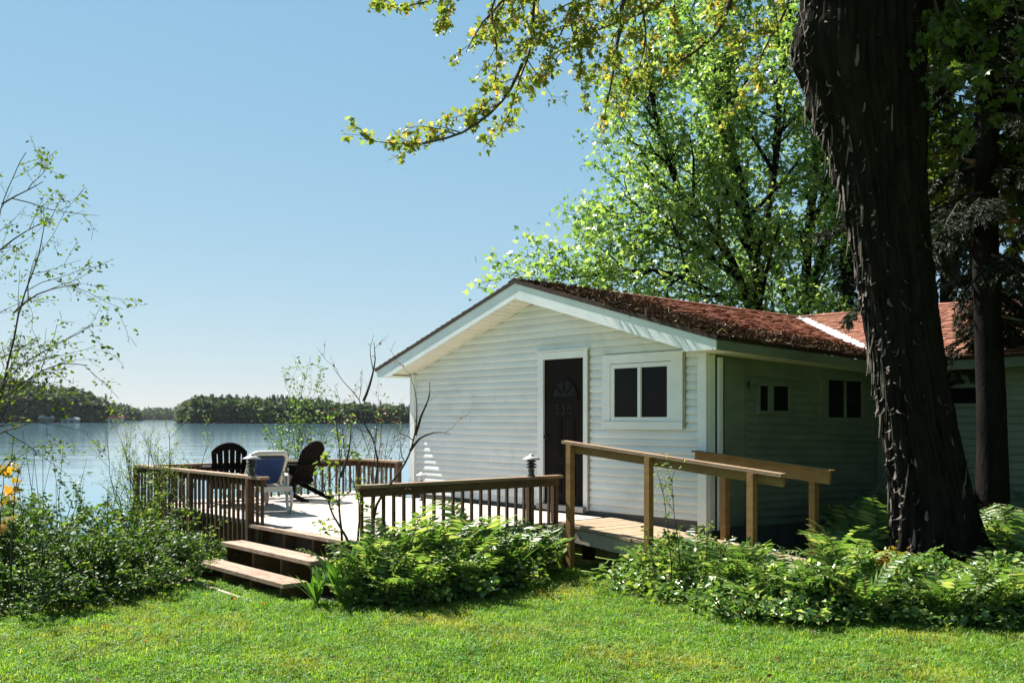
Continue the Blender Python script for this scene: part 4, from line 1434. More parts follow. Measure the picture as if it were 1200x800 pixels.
# peeling strips of bark
rng = np.random.default_rng(77)
Vs, Fs, b = [], [], 0
for k in range(120):
    zi = rng.integers(12, NR - 60)
    a = (rng.normal() * .32 + np.pi * 1.0) if k < 110 else rng.random() * 2 * np.pi
    ti = int((a % (2 * np.pi)) / (2 * np.pi) * NS) % NS
    ln = .12 + .42 * rng.random() ** 1.6
    wd = .007 + .016 * rng.random() ** 1.5
    curl = .006 + .05 * rng.random() ** 3
    p = np.array((TX[zi, ti], TY[zi, ti], zr[zi]))
    out = np.array((math.cos(a), math.sin(a), 0))
    tang = np.array((-math.sin(a), math.cos(a), 0))
    n = 5
    lean = rng.normal() * .12
    row = []
    flip = 1 if rng.random() < .6 else -1
    for i in range(n + 1):
        t = i / n
        c = p + np.array((0, 0, flip * (t - .5) * ln)) + out * (.006 + curl * t * t) + tang * lean * ln * t
        wv = wd * (.15 + .85 * math.sin(math.pi * (.12 + .86 * t)) ** .6) * (.7 + .5 * rng.random())
        row.append(c - tang * wv); row.append(c + out * .006); row.append(c + tang * wv)
    Vs.append(np.array(row))
    for i in range(n):
        o = b + i * 3
        Fs += [(o, o + 1, o + 4, o + 3), (o + 1, o + 2, o + 5, o + 4)]
    b += len(row)
for k in range(330):
    zi = rng.integers(6, NR - 40)
    a = np.pi * 1.14 + rng.normal() * .34 if k < 290 else np.pi * (1.2 + .6 * rng.random())
    ti = int((a % (2 * np.pi)) / (2 * np.pi) * NS) % NS
    ln = .035 + .15 * rng.random() ** 2
    wd = .004 + .011 * rng.random() ** 1.5
    curl = .012 + .045 * rng.random() ** 1.5
    p = np.array((TX[zi, ti], TY[zi, ti], zr[zi]))
    out = nrm(np.array((math.cos(a) - .35, math.sin(a) + .1, 0)))
    tang = np.array((-math.sin(a), math.cos(a), 0))
    row = []
    lean = rng.normal() * .5
    for i in range(6):
        t = i / 5
        c = p + np.array((0, 0, -t * ln * (1 - .45 * t))) + out * (.004 + curl * t ** 1.6) + tang * lean * ln * t * t
        wv = wd * (.25 + math.sin(math.pi * (.1 + .8 * t))) * (.7 + .6 * rng.random())
        row += [c - tang * wv, c + out * .004, c + tang * wv]
    Vs.append(np.array(row))
    for i in range(5):
        o = b + i * 3
        Fs += [(o, o + 1, o + 4, o + 3), (o + 1, o + 2, o + 5, o + 4)]
    b += len(row)
pb = link('peeling_bark', np_mesh('peeling_bark', np.concatenate(Vs) - tb, np.array(Fs), M['peel'], True), maple)
pb['kind'] = 'stuff'

# limbs of the maple: a high crown plus drooping branches over the roof
CB = dict(leaf_from=2, max=3, dens=[1.3, 2.6, 4.2], t0=[.25, .15, .1], ang=[.9, .8, .8], len=[2.3, 1.0, .42], r=[.05, .018, .006],
          step=[.5, .4, .22, .12], wig=[.12, .16, .22, .25], trop=[.06, -.02, -.07, -.10], rmin=.0025, short=.4)
segs, tips = [], []
rng = np.random.default_rng(101)
top = np.array((cx[-1], BZ, 7.4))
for (dx, dy, L, el) in ((-.6, -.5, 5.0, 1.8), (.9, .3, 6.0, .8), (.3, -1.0, 5.5, .8), (.3, 1.0, 5.0, 2.0), (1.0, -.6, 6.0, .5), (.0, .0, 6.0, 2.0), (.7, -.2, 4.2, .18), (.6, -.75, 4.6, .25), (.9, .8, 4.8, .25)):
    d = nrm(np.array((dx, dy, el)))
    pts = [top + np.array((dx * .25, dy * .25, -.5))]
    for i in range(10):
        d = nrm(d + rng.normal(size=3) * .12 + np.array((0, 0, .02)))
        pts.append(pts[-1] + d * L / 10)
    limb(rng, resample(pts, .4), np.linspace(.24, .04, len(resample(pts, .4))), 1 - 1, CB, segs, tips)
Vc, Fc_ = leaves_on(rng, tips, 24, .16, T_MAPLE_LITE, .16, .7, .35, 0, 3)
print('COUNT crown leaves', len(Fc_) // 4)
k_ = Vc.reshape(-1, 6, 3)[:, 0]                    # the crown stands clear of the view under it
ok_ = (k_[:, 2] > EYE + .44 * k_[:, 1]) | (k_[:, 0] > .36 * k_[:, 1])
Fc_ = Fc_.reshape(-1, 4, 3)[ok_].reshape(-1, 3)
V, Fq = tubes_np(segs, lambda l: (9, 5, 3, 3)[min(l, 3)])
link('branches', np_mesh('branches', V - tb, Fq, M['bark'], True), maple)
link('crown', np_mesh('crown', Vc - tb, Fc_, M['maple_crown']), maple)

CD = dict(leaf_from=1, max=2, dens=[4.6, 6.5], t0=[.12, .15], ang=[.75, .8], len=[.48, .18], r=[.007, .003],
          step=[.25, .14, .08], wig=[.1, .16, .22], trop=[.0, -.03, -.05], rmin=.002, short=.35)
segs, tips = [], []
rng = np.random.default_rng(55)
hang = [  # drooping branches: pixel path with depth
    [(960, -60, 10.1), (880, -100, 9.8), (780, -95, 9.5), (690, -60, 9.2), (640, -30, 9.0), (622, 0, 8.95), (618, 41, 8.9), (614, 74, 8.85), (601, 111, 8.8), (597, 136, 8.8), (583, 156, 8.75)],
    [(614, 74, 8.85), (600, 105, 8.7), (577, 128, 8.6), (544, 148, 8.5), (511, 158, 8.4), (480, 160, 8.3), (455, 160, 8.27), (434, 155, 8.25)],
    [(780, -95, 9.5), (740, -40, 9.3), (725, 0, 9.2), (721, 50, 9.15), (713, 103, 9.1), (705, 150, 9.1)],
    [(690, -60, 9.2), (600, -50, 8.7), (540, -12, 8.4), (500, 2, 8.3), (470, 8, 8.25), (450, 4, 8.2)],
    [(640, -30, 9.0), (590, 0, 8.7), (560, 30, 8.5), (545, 62, 8.4)],
    [(900, -90, 9.9), (860, -10, 9.8), (840, 40, 9.7), (800, 70, 9.5), (770, 110, 9.4)],
    [(930, -60, 10.0), (925, 0, 10.0), (900, 45, 9.9), (880, 95, 9.8), (862, 120, 9.8)],
    [(850, -95, 9.6), (800, -20, 9.4), (770, 20, 9.3), (700, 45, 9.1), (660, 60, 9.0), (640, 95, 9.0)],
    [(700, -60, 9.1), (670, 0, 9.0), (655, 40, 8.9), (640, 70, 8.85)],
    [(760, -90, 9.3), (745, -20, 9.5), (760, 40, 9.5), (750, 90, 9.5), (735, 120, 9.5)],
    [(640, -60, 8.9), (580, -15, 8.6), (570, 20, 8.5), (585, 60, 8.5), (580, 95, 8.45)],
    [(820, -90, 9.4), (690, -30, 9.0), (665, 20, 8.9), (690, 60, 8.9), (684, 92, 8.9)],
    [(1080, -60, 10.0), (1110, -20, 9.6), (1135, 30, 9.3), (1150, 80, 9.2), (1148, 115, 9.1)],
    [(1080, -80, 10.0), (1150, -60, 9.4), (1185, -10, 9.0), (1200, 50, 8.9), (1190, 90, 8.9)],
    [(1080, -30, 10.0), (1095, 0, 9.8), (1110, 50, 9.7), (1105, 90, 9.6)],
]
for part, sel, mt, dn, sz in (('young_leaves', hang[:12], M['maple_near'], 17, .048), ('green_leaves', hang[12:], M['maple_crown'], 13, .075)):
    segs, tips = [], []
    for k, path in enumerate(sel):
        P = resample([px(*p) for p in path], .16)
        P = P + np.cumsum(rng.normal(size=P.shape) * .008, 0)
        r0 = .04 if dn == 17 and k in (0, 2, 5) else .018
        limb(rng, P, np.linspace(r0, .004, len(P)), 0, CD, segs, tips)
    tips += [s_[0][len(s_[0]) * 2 // 3:] for s_ in segs if s_[2] == 0]
    Vl, Fl = leaves_on(rng, tips, dn, sz, T_MAPLE, .030, .5, .75, .15, 4)
    V, Fq = tubes_np(segs, lambda l: (6, 4, 3)[l])
    link('hanging_branches', np_mesh('hanging_branches', V - tb, Fq, M['twig'], True), maple)
    link(part, np_mesh(part, Vl - tb, Fl, mt), maple)

# ------------------------------------------------------------------ maples behind the cottage
CM = dict(leaf_from=2, max=3, dens=[2.2, 2.6, 2.8], t0=[.2, .15, .2], ang=[.7, .7, .8], len=[2.1, 1.15, .55], r=[.07, .025, .009],
          step=[.6, .5, .3, .2], wig=[.07, .12, .18, .22], trop=[.06, .06, .02, -.02], rmin=.006, short=.5)


def back_maple(base, stems, label, seed, per_m, lsize, cfg=CM, group='maples behind the cottage'):
    rng = np.random.default_rng(seed)
    segs, tips = [], []
    base = np.asarray(base, float)
    for path, r0, *lv in stems:
        P = resample([px(*p) for p in path], .5)
        P = P + np.cumsum(rng.normal(size=P.shape) * .02, 0)
        limb(rng, P, np.linspace(r0 * .78, min(.03, r0 * .3), len(P)), lv[0] if lv else 0, cfg, segs, tips)
    V, Fc = leaves_on(rng, tips, per_m, lsize, T_MAPLE_LITE, .20, .75, .3, 0, 4)
    print('COUNT back leaves', len(Fc) // 4)
    return tree_thing('maple_tree', base, label, 'tree', segs, [('crown', V, Fc, M['maple_back'])], M['bark'], group)


b1 = px(885, 489, 23.5)
back_maple((b1[0], b1[1], 0), [
    ([(886, 580, 23.5), (887, 430, 23.5), (888, 350, 23.5), (884, 290, 23.5), (872, 215, 23.4), (858, 160, 23.3), (850, 60, 23.2), (835, -60, 23.2)], .26),
    ([(887, 400, 23.5), (870, 330, 23.3), (840, 270, 23.0), (800, 235, 22.7), (778, 180, 22.5), (762, 130, 22.3), (750, 60, 22.2)], .14),
    ([(886, 390, 23.5), (850, 350, 23.0), (800, 320, 22.5), (760, 312, 22.2), (725, 318, 22.0), (690, 322, 21.8), (662, 326, 21.7)], .08),
    ([(700, 321, 21.8), (672, 326, 21.7), (640, 326, 21.5), (612, 322, 21.4), (592, 320, 21.3)], .022, 1),
    ([(884, 300, 23.5), (905, 220, 23.8), (915, 130, 24.2), (925, 30, 24.4), (930, -50, 24.5)], .13),
    ([(870, 330, 23.3), (820, 290, 23.8), (780, 272, 24.0), (755, 250, 24.0), (738, 235, 24.0), (728, 228, 24.0)], .09),
], 'bright green maple with several dark stems directly behind the gable', 201, 9.5, .145)
b2 = px(940, 489, 25.5)
back_maple((b2[0], b2[1], 0), [
    ([(938, 570, 25.5), (936, 400, 25.5), (942, 330, 25.5), (950, 250, 25.5), (955, 150, 25.5), (950, 30, 25.5), (940, -60, 25.5)], .24),
    ([(938, 380, 25.5), (960, 310, 25.8), (985, 240, 26.0), (1010, 160, 26.0), (1030, 80, 26.0)], .14),
    ([(937, 390, 25.5), (915, 330, 26.2), (880, 260, 26.6), (850, 180, 26.8), (830, 90, 26.8), (800, 0, 26.8)], .14),
    ([(937, 400, 25.5), (905, 360, 25.0), (860, 345, 24.6), (810, 345, 24.3), (770, 350, 24.2)], .09),
], 'second bright green maple, nearest the big dark trunk, behind the roof valley', 202, 8.5, .145)


# ------------------------------------------------------------------ dark spruces on the right
def spruce(base, h, r0, zlow, rmax, label, seed, lean=0.0):
    rng = np.random.default_rng(seed)
    base = np.asarray(base, float)
    e = empty('spruce_tree', base, 0, label, 'tree', 'dark spruces on the right')
    n = 26
    zt = np.linspace(-.2, h, n)
    path = np.stack([lean * zt + .03 * np.sin(zt * 1.3), .02 * np.cos(zt), zt], 1)
    rad = r0 * (1 - zt / h) ** .8 + .015
    rad[:3] *= np.array((1.35, 1.15, 1.05))
    V, Fq = tubes_np([(path, rad, 0)], lambda l: 16)
    V = V + (vnoise(V[:, 0] * 22 + V[:, 1] * 31, V[:, 2] * 6, 3) - .5)[:, None] * np.array((.03, .03, 0))
    link('trunk', np_mesh('trunk', V, Fq, M['bark'], True), e)
    segs, tw = [], []
    z_ = zlow
    while z_ < h * .97:
        f = 1 - (z_ - zlow) / (h - zlow)
        L = rmax * (.25 + .75 * f ** .8) * (.7 + .45 * rng.random())
        a = rng.random() * 2 * np.pi
        d = np.array((math.cos(a), math.sin(a), -.12))
        pts = [np.array((lean * z_, 0, z_))]
        m = 8
        for i in range(m):
            d = nrm(d + np.array((0, 0, -.10 if i < 5 else .10)) + rng.normal(size=3) * .06)
            pts.append(pts[-1] + d * L / m)
        pts = np.array(pts)
        segs.append((pts, np.linspace(.022, .005, m + 1) * (.6 + .5 * f), 1))
        for j in range(int(L * 24)):
            t = .12 + .88 * rng.random()
            i = min(int(t * m), m - 1)
            p = pts[i] + (pts[i + 1] - pts[i]) * (t * m - i)
            dd = nrm(pts[i + 1] - pts[i])
            s = nrm(np.cross(dd, (0, 0, 1))) * (1 if rng.random() < .5 else -1)
            ln = (.12 + .32 * (1 - t)) * (.6 + .8 * rng.random()) * (.5 + .5 * L / rmax) + .05
            d2 = nrm(dd * .6 + s * .8 + np.array((0, 0, -.45 * rng.random())))
            q0 = p
            q1 = p + d2 * ln * .6
            q2 = q1 + nrm(d2 + np.array((0, 0, -.4))) * ln * .5
            tw.append(np.array((q0, q1, q2)))
        tw.append(pts[m // 3:])
        z_ += .065 + .075 * rng.random()
    segs2 = [(t, np.full(len(t), .0035), 2) for t in tw]
    V, Fq = tubes_np(segs + segs2, lambda l: 4 if l == 1 else 3)
    link('branches', np_mesh('branches', V, Fq, M['greybark'], True), e)
    V, Fc = leaves_on(rng, tw, 260, .065, (T_NEEDLE[0] * np.array((.22, 1, 1)), T_NEEDLE[1]), .004, .2, .0, 0, 1, .3, True)
    print('COUNT needles', len(Fc))
    link('needles', np_mesh('needles', V, Fc, M['spruce']), e)
    return e


s1 = px(1162, 489, 12.2)
spruce((s1[0], s1[1], float(ground_z(s1[0], s1[1]))), 13.0, .175, 2.9, 2.4, 'dark spruce whose bare lower trunk stands before the wing wall', 301, -.012)
s2 = px(992, 489, 27.0)
spruce((s2[0], s2[1], 0), 14.0, .25, 4.0, 2.1, 'dark spruce rising behind the roof just left of the big trunk', 302)
s3 = px(1190, 489, 19.5)
spruce((s3[0] + .8, s3[1], 0), 16.0, .25, 3.0, 2.9, 'dense dark spruce behind the wing at the right edge', 303)
s4 = px(1112, 489, 24.0)
spruce((s4[0], s4[1], 0), 15.0, .25, 3.2, 3.2, 'tall spruce behind the wing ridge, right of the big trunk', 304)


# ------------------------------------------------------------------ unseen maples added to block skylight on the right side of the lot
def shading_maple(loc, label, seed, proto=None):
    if proto:
        e = copy_tree(proto)
        e.location = (loc[0], loc[1], float(ground_z(loc[0], loc[1])))
        e.rotation_euler = (0, 0, seed * 1.9)
        e['label'] = label
        return e
    rng = np.random.default_rng(seed)
    C = dict(leaf_from=2, max=3, dens=[1.8, 2.2, 2.4], t0=[.35, .15, .2], ang=[.95, .7, .8], len=[3.6, 1.5, .7], r=[.09, .03, .01],
             step=[.6, .6, .4, .3], wig=[.06, .12, .18, .22], trop=[.03, .02, -.02, -.03], rmin=.008, short=.5)
    segs, tips = [], []
    for k in range(4):
        a = k * 1.6
        P = [np.array((0, 0, -.2)), np.array((0, 0, 2.0))]
        for i in range(1, 9):
            P.append(np.array((math.cos(a) * .30 * i, math.sin(a) * .30 * i, 2.0 + 1.15 * i)))
        P = resample(P, .5)
        limb(rng, P, np.linspace(.32, .04, len(P)), 0, C, segs, tips)
    V, Fc = leaves_on(rng, tips, 8, .24, T_MAPLE_LITE, .25, .75, .3, 0, 3)
    return tree_thing('maple_tree', (0, 0, 0), label, 'tree', segs, [('crown', V, Fc, M['maple_crown'])], M['bark'], 'unseen maples added for shade on the right')


grove = [((10.2, 7.2), 'unseen tall maple added for shade to the right of the lawn'), ((13.5, 11.8), 'unseen maple added for shade beside the cottage wing'), ((12.0, 2.0), 'unseen maple added for shade level with the near lawn'),
         ((8.6, -3.2), 'unseen maple added for shade at the back of the lawn'), ((15.5, -3.0), 'unseen maple added for shade far to the right of the lawn'), ((17.5, 6.0), 'unseen maple added for shade beyond the first trees')]
g0 = shading_maple((0, 0), grove[0][1], 900)
g0.location = (grove[0][0][0], grove[0][0][1], float(ground_z(*grove[0][0])))
for k, (xy, lab) in enumerate(grove[1:]):
    shading_maple(xy, lab, k + 1, g0)

# ------------------------------------------------------------------ ferns
def frond_mesh(name, L, W, npair, arch, seed, mt):
    rng = np.random.default_rng(seed)
    s = np.linspace(0, 1, 10)
    ang = 1.25 - arch * s ** 1.4
    dx, dzv = np.cos(ang), np.sin(ang)
    x = np.concatenate([[0], np.cumsum((dx[1:] + dx[:-1]) / 2 / 9)]) * L
    zf = np.concatenate([[0], np.cumsum((dzv[1:] + dzv[:-1]) / 2 / 9)]) * L
    side = np.cumsum(rng.normal(size=10) * .006)
    path = np.stack([side, x, zf], 1)
    Vt, Ft = tubes_np([(path, np.linspace(.006, .002, 10), 2)], lambda l: 3)
    V, Fc, b = [Vt], [np.concatenate([Ft[:, [0, 1, 2]], Ft[:, [0, 2, 3]]])], len(Vt)
    mi = [np.zeros(len(Ft) * 2, int)]
    pos, Rm, sz = [], [], []
    for k in range(npair):
        t = .16 + .84 * (k + .5) / npair
        p = np.array([np.interp(t, s, path[:, i]) for i in range(3)])
        i = min(int(t * 9), 8)
        d = nrm(path[i + 1] - path[i])
        l = W * (np.sin(np.pi * min(1, (t - .06) ** .75 * .94 + .06)) ** .8 + .10) * (.9 + .2 * rng.random())
        for sgn in (-1, 1):
            sd_ = np.array((sgn, 0, 0))
            yv_ = nrm(sd_ * .88 + d * .48 + np.array((0, 0, -.12 + .15 * rng.normal())))
            nv = np.cross(sd_, d) * sgn
            nv = nrm(nv - nv.dot(yv_) * yv_ + rng.normal(size=3) * .12)
            nv = nrm(nv - nv.dot(yv_) * yv_)
            if nv[2] < 0: nv = -nv
            xv = np.cross(yv_, nv)
            pos.append(p); Rm.append(np.stack([xv * (.34 if npair > 12 else .5), yv_, nv], 1)); sz.append(l)
    T = (np.array([(0, 0, 0), (-.24, .22, .04), (.24, .22, .04), (-.36, .55, .03), (.36, .55, .03), (0, 1, -.06)]), np.array([(0, 2, 4), (0, 4, 5), (0, 5, 3), (0, 3, 1)]))
    Vp, Fp = scatter(T, np.array(pos), np.array(Rm), np.array(sz))
    V.append(Vp); Fc.append(Fp + b); mi.append(np.ones(len(Fp), int))
    return np_mesh(name, np.concatenate(V), np.concatenate(Fc), [M['fernstem'], mt], False, np.concatenate(mi))


FR = [frond_mesh('frond', .80, .155, 17, 1.25, 1, M['fern']), frond_mesh('frond', .70, .15, 15, 1.5, 2, M['fern']),
      frond_mesh('frond', .62, .14, 14, 1.0, 3, M['fern']), frond_mesh('frond', .52, .15, 11, 1.3, 4, M['fern'])]
FRG = frond_mesh('frond', .60, .14, 14, 1.3, 5, M['fern_gold'])


def fern(x, y, s, rg, label, group, gold=False, n=None):
    e = empty('fern', (x, y, float(ground_z(x, y)) - .02), rg.uniform(0, 6.28), label, 'fern', group)
    n = n or rg.randint(7, 10)
    for k in range(n):
        me = FRG if gold and k % 2 == 0 else FR[rg.randrange(4)]
        tilt = rg.uniform(-.08, .42)
        link('frond', me, e, (0, 0, 0), (tilt, rg.uniform(-.15, .15), 2 * math.pi * (k + rg.uniform(-.3, .3)) / n), s * rg.uniform(.8, 1.12))
    return e


def in_poly(x, y, poly):
    c = False
    for i in range(len(poly)):
        x1, y1 = poly[i]; x2, y2 = poly[i - 1]
        if (y1 > y) != (y2 > y) and x < (x2 - x1) * (y - y1) / (y2 - y1) + x1: c = not c
    return c


def edge_dist(x, y, pts):
    d = 9
    for (x1, y1), (x2, y2) in zip(pts[:-1], pts[1:]):
        t = max(0, min(1, ((x - x1) * (x2 - x1) + (y - y1) * (y2 - y1)) / ((x2 - x1) ** 2 + (y2 - y1) ** 2)))
        d = min(d, math.hypot(x - x1 - t * (x2 - x1), y - y1 - t * (y2 - y1)))
    return d


def poisson(poly, r, rg, tries=6000, cap=300):
    xs = [p[0] for p in poly]; ys_ = [p[1] for p in poly]
    out = []
    for _ in range(tries):
        x, y = rg.uniform(min(xs), max(xs)), rg.uniform(min(ys_), max(ys_))
        if in_poly(x, y, poly) and all((x - a) ** 2 + (y - b) ** 2 > r * r for a, b in out):
            out.append((x, y))
            if len(out) >= cap: break
    return out


R_FRONT = [(1.12, 11.3), (1.25, 10.75), (1.84, 9.5), (2.49, 8.72), (3.42, 8.82), (4.5, 8.45), (6.2, 8.4)]
R_BED = R_FRONT + [(7.2, 9.0), (7.6, 12.0), (5.4, 13.6), (4.4, 12.6), (3.55, 11.0), (3.35, 10.1), (2.78, 9.62), (1.35, 11.3)]
C_FRONT = [(-2.22, 10.25), (-1.95, 9.82), (-1.42, 9.6), (-.81, 9.7), (-.05, 10.75), (.42, 11.85)]
C_BED = C_FRONT + [(.45, 12.0), (-.4, 11.3), (-1.5, 10.35), (-1.75, 10.35)]
rg = random.Random(31)
for (x, y) in poisson(R_BED, .25, rg):
    if math.hypot(x - tb[0], (y - BZ)) < .62: continue
    d = edge_dist(x, y, R_FRONT)
    if d < (.16 if x < 2.6 else .05): continue
    s = .72 + .50 * min(1, d / .8)
    if x > 2.6 and y < 9.6: s = max(s, 1.0)
    if 3.45 < x < 4.75 and 8.95 < y < 10.3: s *= .66
    uu, yy = toH(x, y)
    if yy < .1 and uu < 7.85 and yy > -1.12: continue
    back = y > 11.2
    if x > tb[0] + .45: lab = 'green fern to the right of the big trunk'
    elif back: lab = 'green fern in the shade between the cottage side wall and the big trunk'
    elif d < .45: lab = 'small green fern at the lawn edge of the right bed'
    elif x > 3.5: lab = 'green fern in front of the foot of the big trunk'
    elif uu > 6.6: lab = 'tall green fern at the lower end of the ramp'
    else: lab = 'green fern under the near handrail of the ramp'
    fern(x, y, s * rg.uniform(.85, 1.12) * (.9 if back else 1), rg, lab, 'ferns in the right bed')
for (x, y) in poisson(C_BED, .20, rg):
    d = edge_dist(x, y, C_FRONT)
    if x / y < -.185: continue
    fern(x, y, (.62 if x / y < -.145 else 1) * (.95 + .32 * min(1, d / .4)) * rg.uniform(.85, 1.1), rg, 'green fern in the middle bed, ' + ('near the steps' if x < -1.2 else 'at the railing foot' if d > .42 else 'at the lawn edge'), 'ferns in the middle bed')
mrng = np.random.default_rng(15)
g = px(1047, 655, 9.72)
mp_ = mrng.normal(size=(420, 3)) * np.array((.10, .07, .075))
V, Fc = scatter(T_OVAL, mp_, leaf_frames(mrng, 420, .6, 0), .028 + .03 * mrng.random(420))
mo = link('moss_clump', np_mesh('moss_clump', V, Fc, M['fern_gold']), None, (g[0], g[1], g[2] - .06))
tag(mo, 'golden yellow moss clump at the left foot of the big trunk', 'moss')
f2 = HW(7.15, -1.45)
fern(f2[0], f2[1], 1.12, rg, 'tall fern standing up before the middle handrail post', 'ferns in the right bed', False, 9)

# low leafy ground cover along the front of the beds
rng = np.random.default_rng(61)


def cover(name, label, front, n, depth, hmax, seed, mt, size):
    rng = np.random.default_rng(seed)
    F_ = np.array(front)
    seg = rng.integers(0, len(F_) - 1, n)
    ln = np.linalg.norm(np.diff(F_, axis=0), axis=1)
    seg = rng.choice(len(F_) - 1, n, p=ln / ln.sum())
    t = rng.random(n)[:, None]
    p = F_[seg] * (1 - t) + F_[seg + 1] * t
    dirv = nrm(F_[seg + 1] - F_[seg])
    inw = np.stack([-dirv[:, 1], dirv[:, 0]], 1)
    dd = rng.random(n) ** .8 * depth - .06
    p = p + inw * dd[:, None] + rng.normal(size=(n, 2)) * .03
    h = hmax * (.25 + .75 * np.clip(dd / .5, 0, 1)) * (.35 + .65 * rng.random(n) ** .6) * (.6 + .8 * fbm(p[:, 0] * 3, p[:, 1] * 3, seed))
    P = np.stack([p[:, 0], p[:, 1], ground_z(p[:, 0], p[:, 1]) + h], 1)
    R = leaf_frames(rng, n, .85, .15)
    V, Fc = scatter(T_OVAL, P, R, size * (.6 + .8 * rng.random(n)))
    tag(link(name, np_mesh(name, V, Fc, mt)), label, 'ground cover', kind='stuff')


cover('ground_cover', 'low glossy leaves along the front edge of the right fern bed', R_FRONT, 19000, .9, .50, 3, M['cover'], .060)
cover('ground_cover', 'low leaves along the front edge of the middle fern bed', C_FRONT[2:], 6500, .6, .42, 4, M['cover'], .058)
for nm, poly, lab in (('bed_soil', R_BED, 'dark soil under the right fern bed'), ('bed_soil', C_BED, 'dark soil under the middle fern bed')):
    me = MB()
    pts = resample([(p[0], p[1], 0) for p in poly + [poly[0]]], .3)[:-1]
    c = pts.mean(0)
    n = len(pts)
    vs = []
    for f in (1.0, .66, .33):
        for p in pts:
            x, y = c[0] + (p[0] - c[0]) * f, c[1] + (p[1] - c[1]) * f
            vs.append((x, y, float(ground_z(x, y)) + .012))
    vs.append((c[0], c[1], float(ground_z(c[0], c[1])) + .012))
    fs = []
    for r in range(2):
        fs += [(r * n + i, r * n + (i + 1) % n, (r + 1) * n + (i + 1) % n, (r + 1) * n + i) for i in range(n)]
    fs += [(2 * n + i, 2 * n + (i + 1) % n, 3 * n) for i in range(n)]
    tag(me.add(vs, fs).build(nm, M['soil']), lab, 'soil', kind='structure')


# sword-leaved clumps
def lance_clump(x, y, n, h, label, seed, w=.02):
    rng = np.random.default_rng(seed)
    e = empty('lily_clump', (x, y, float(ground_z(x, y))), 0, label, 'plant', 'clumps of sword shaped leaves')
    for k in range(n):
        a = rng.random() * 2 * np.pi
        L = h * (.7 + .5 * rng.random())
        lean = .15 + .5 * rng.random()
        pts = []
        for i in range(6):
            t = i / 5
            r = L * (lean * t + .35 * lean * t * t)
            pts.append(np.array((math.cos(a) * r, math.sin(a) * r, L * (t - .35 * lean * t * t))))
        sdv_ = np.array((-math.sin(a), math.cos(a), 0))
        V, Fc = [], []
        for i, p in enumerate(pts):
            wv = w * math.sin(math.pi * (.25 + .75 * (1 - i / 5))) * (1 if i < 5 else .05)
            V += [p - sdv_ * wv, p + np.array((math.cos(a), math.sin(a), 0)) * -.004, p + sdv_ * wv]
        for i in range(5):
            o = i * 3
            Fc += [(o, o + 1, o + 4, o + 3), (o + 1, o + 2, o + 5, o + 4)]
        link('leaf', np_mesh('leaf', np.array(V), np.array(Fc), M['lance']), e)
    return e


for k, (x, y, Z, h, lab) in enumerate(((628, 0, 11.4, .55, 'clump of sword shaped leaves at the right end of the middle bed'),
                                       (590, 0, 10.9, .5, 'clump of sword shaped leaves right of centre in the middle bed'),
                                       (372, 0, 9.75, .36, 'clump of sword shaped leaves beside the bottom step'),
                                       (400, 0, 9.8, .55, 'clump of sword shaped leaves at the left of the middle bed'),
                                       (540, 0, 10.2, .5, 'clump of sword shaped leaves in the centre of the middle bed'),
                                       (6, 0, 9.9, .5, 'tall grassy clump at the left edge of the lawn'))):
    p = px(x, 489, Z)
    lance_clump(p[0], p[1], 22, h, lab, 400 + k)


# ------------------------------------------------------------------ shrubs and saplings
def shrub(x, y, h, spread, nst, label, seed, mt, lsize=.05, per_m=38, group=None, T=T_OVAL, wig=.12, name='shrub', bark=None, dens=(5, 6), ln=(.34, .16), upt=.10, lf=1):
    rng = np.random.default_rng(seed)
    z0 = float(ground_z(x, y)) - .05
    C = dict(leaf_from=lf, max=2, dens=list(dens), t0=[.2, .15], ang=[.6, .7], len=list(ln), r=[.006, .003], step=[.14, .1, .07],
             wig=[wig, .16, .2], trop=[upt, .08, .0], rmin=.0018, short=.3)
    segs, tips = [], []
    for k in range(nst):
        a = rng.random() * 2 * np.pi
        r = .3 * spread * math.sqrt(rng.random())
        d = nrm(np.array((math.cos(a) * spread * .7, math.sin(a) * spread * .7, h * (.7 + .5 * rng.random()))))
        grow(rng, np.array((x + math.cos(a) * r, y + math.sin(a) * r, z0)), d, h * (.65 + .5 * rng.random()), .009 + .004 * rng.random(), 0, C, segs, tips)
    V, Fc = leaves_on(rng, tips, per_m, lsize, T, .028, .7, .1)
    loc = np.array((x, y, z0))
    e = empty(name, loc, 0, label, 'shrub', group)
    Vt, Ft = tubes_np(segs, lambda l: (5, 3, 3)[l])
    link('stems', np_mesh('stems', Vt - loc, Ft, bark or M['twig'], True), e)
    link('foliage', np_mesh('foliage', V - loc, Fc, mt), e)
    return e


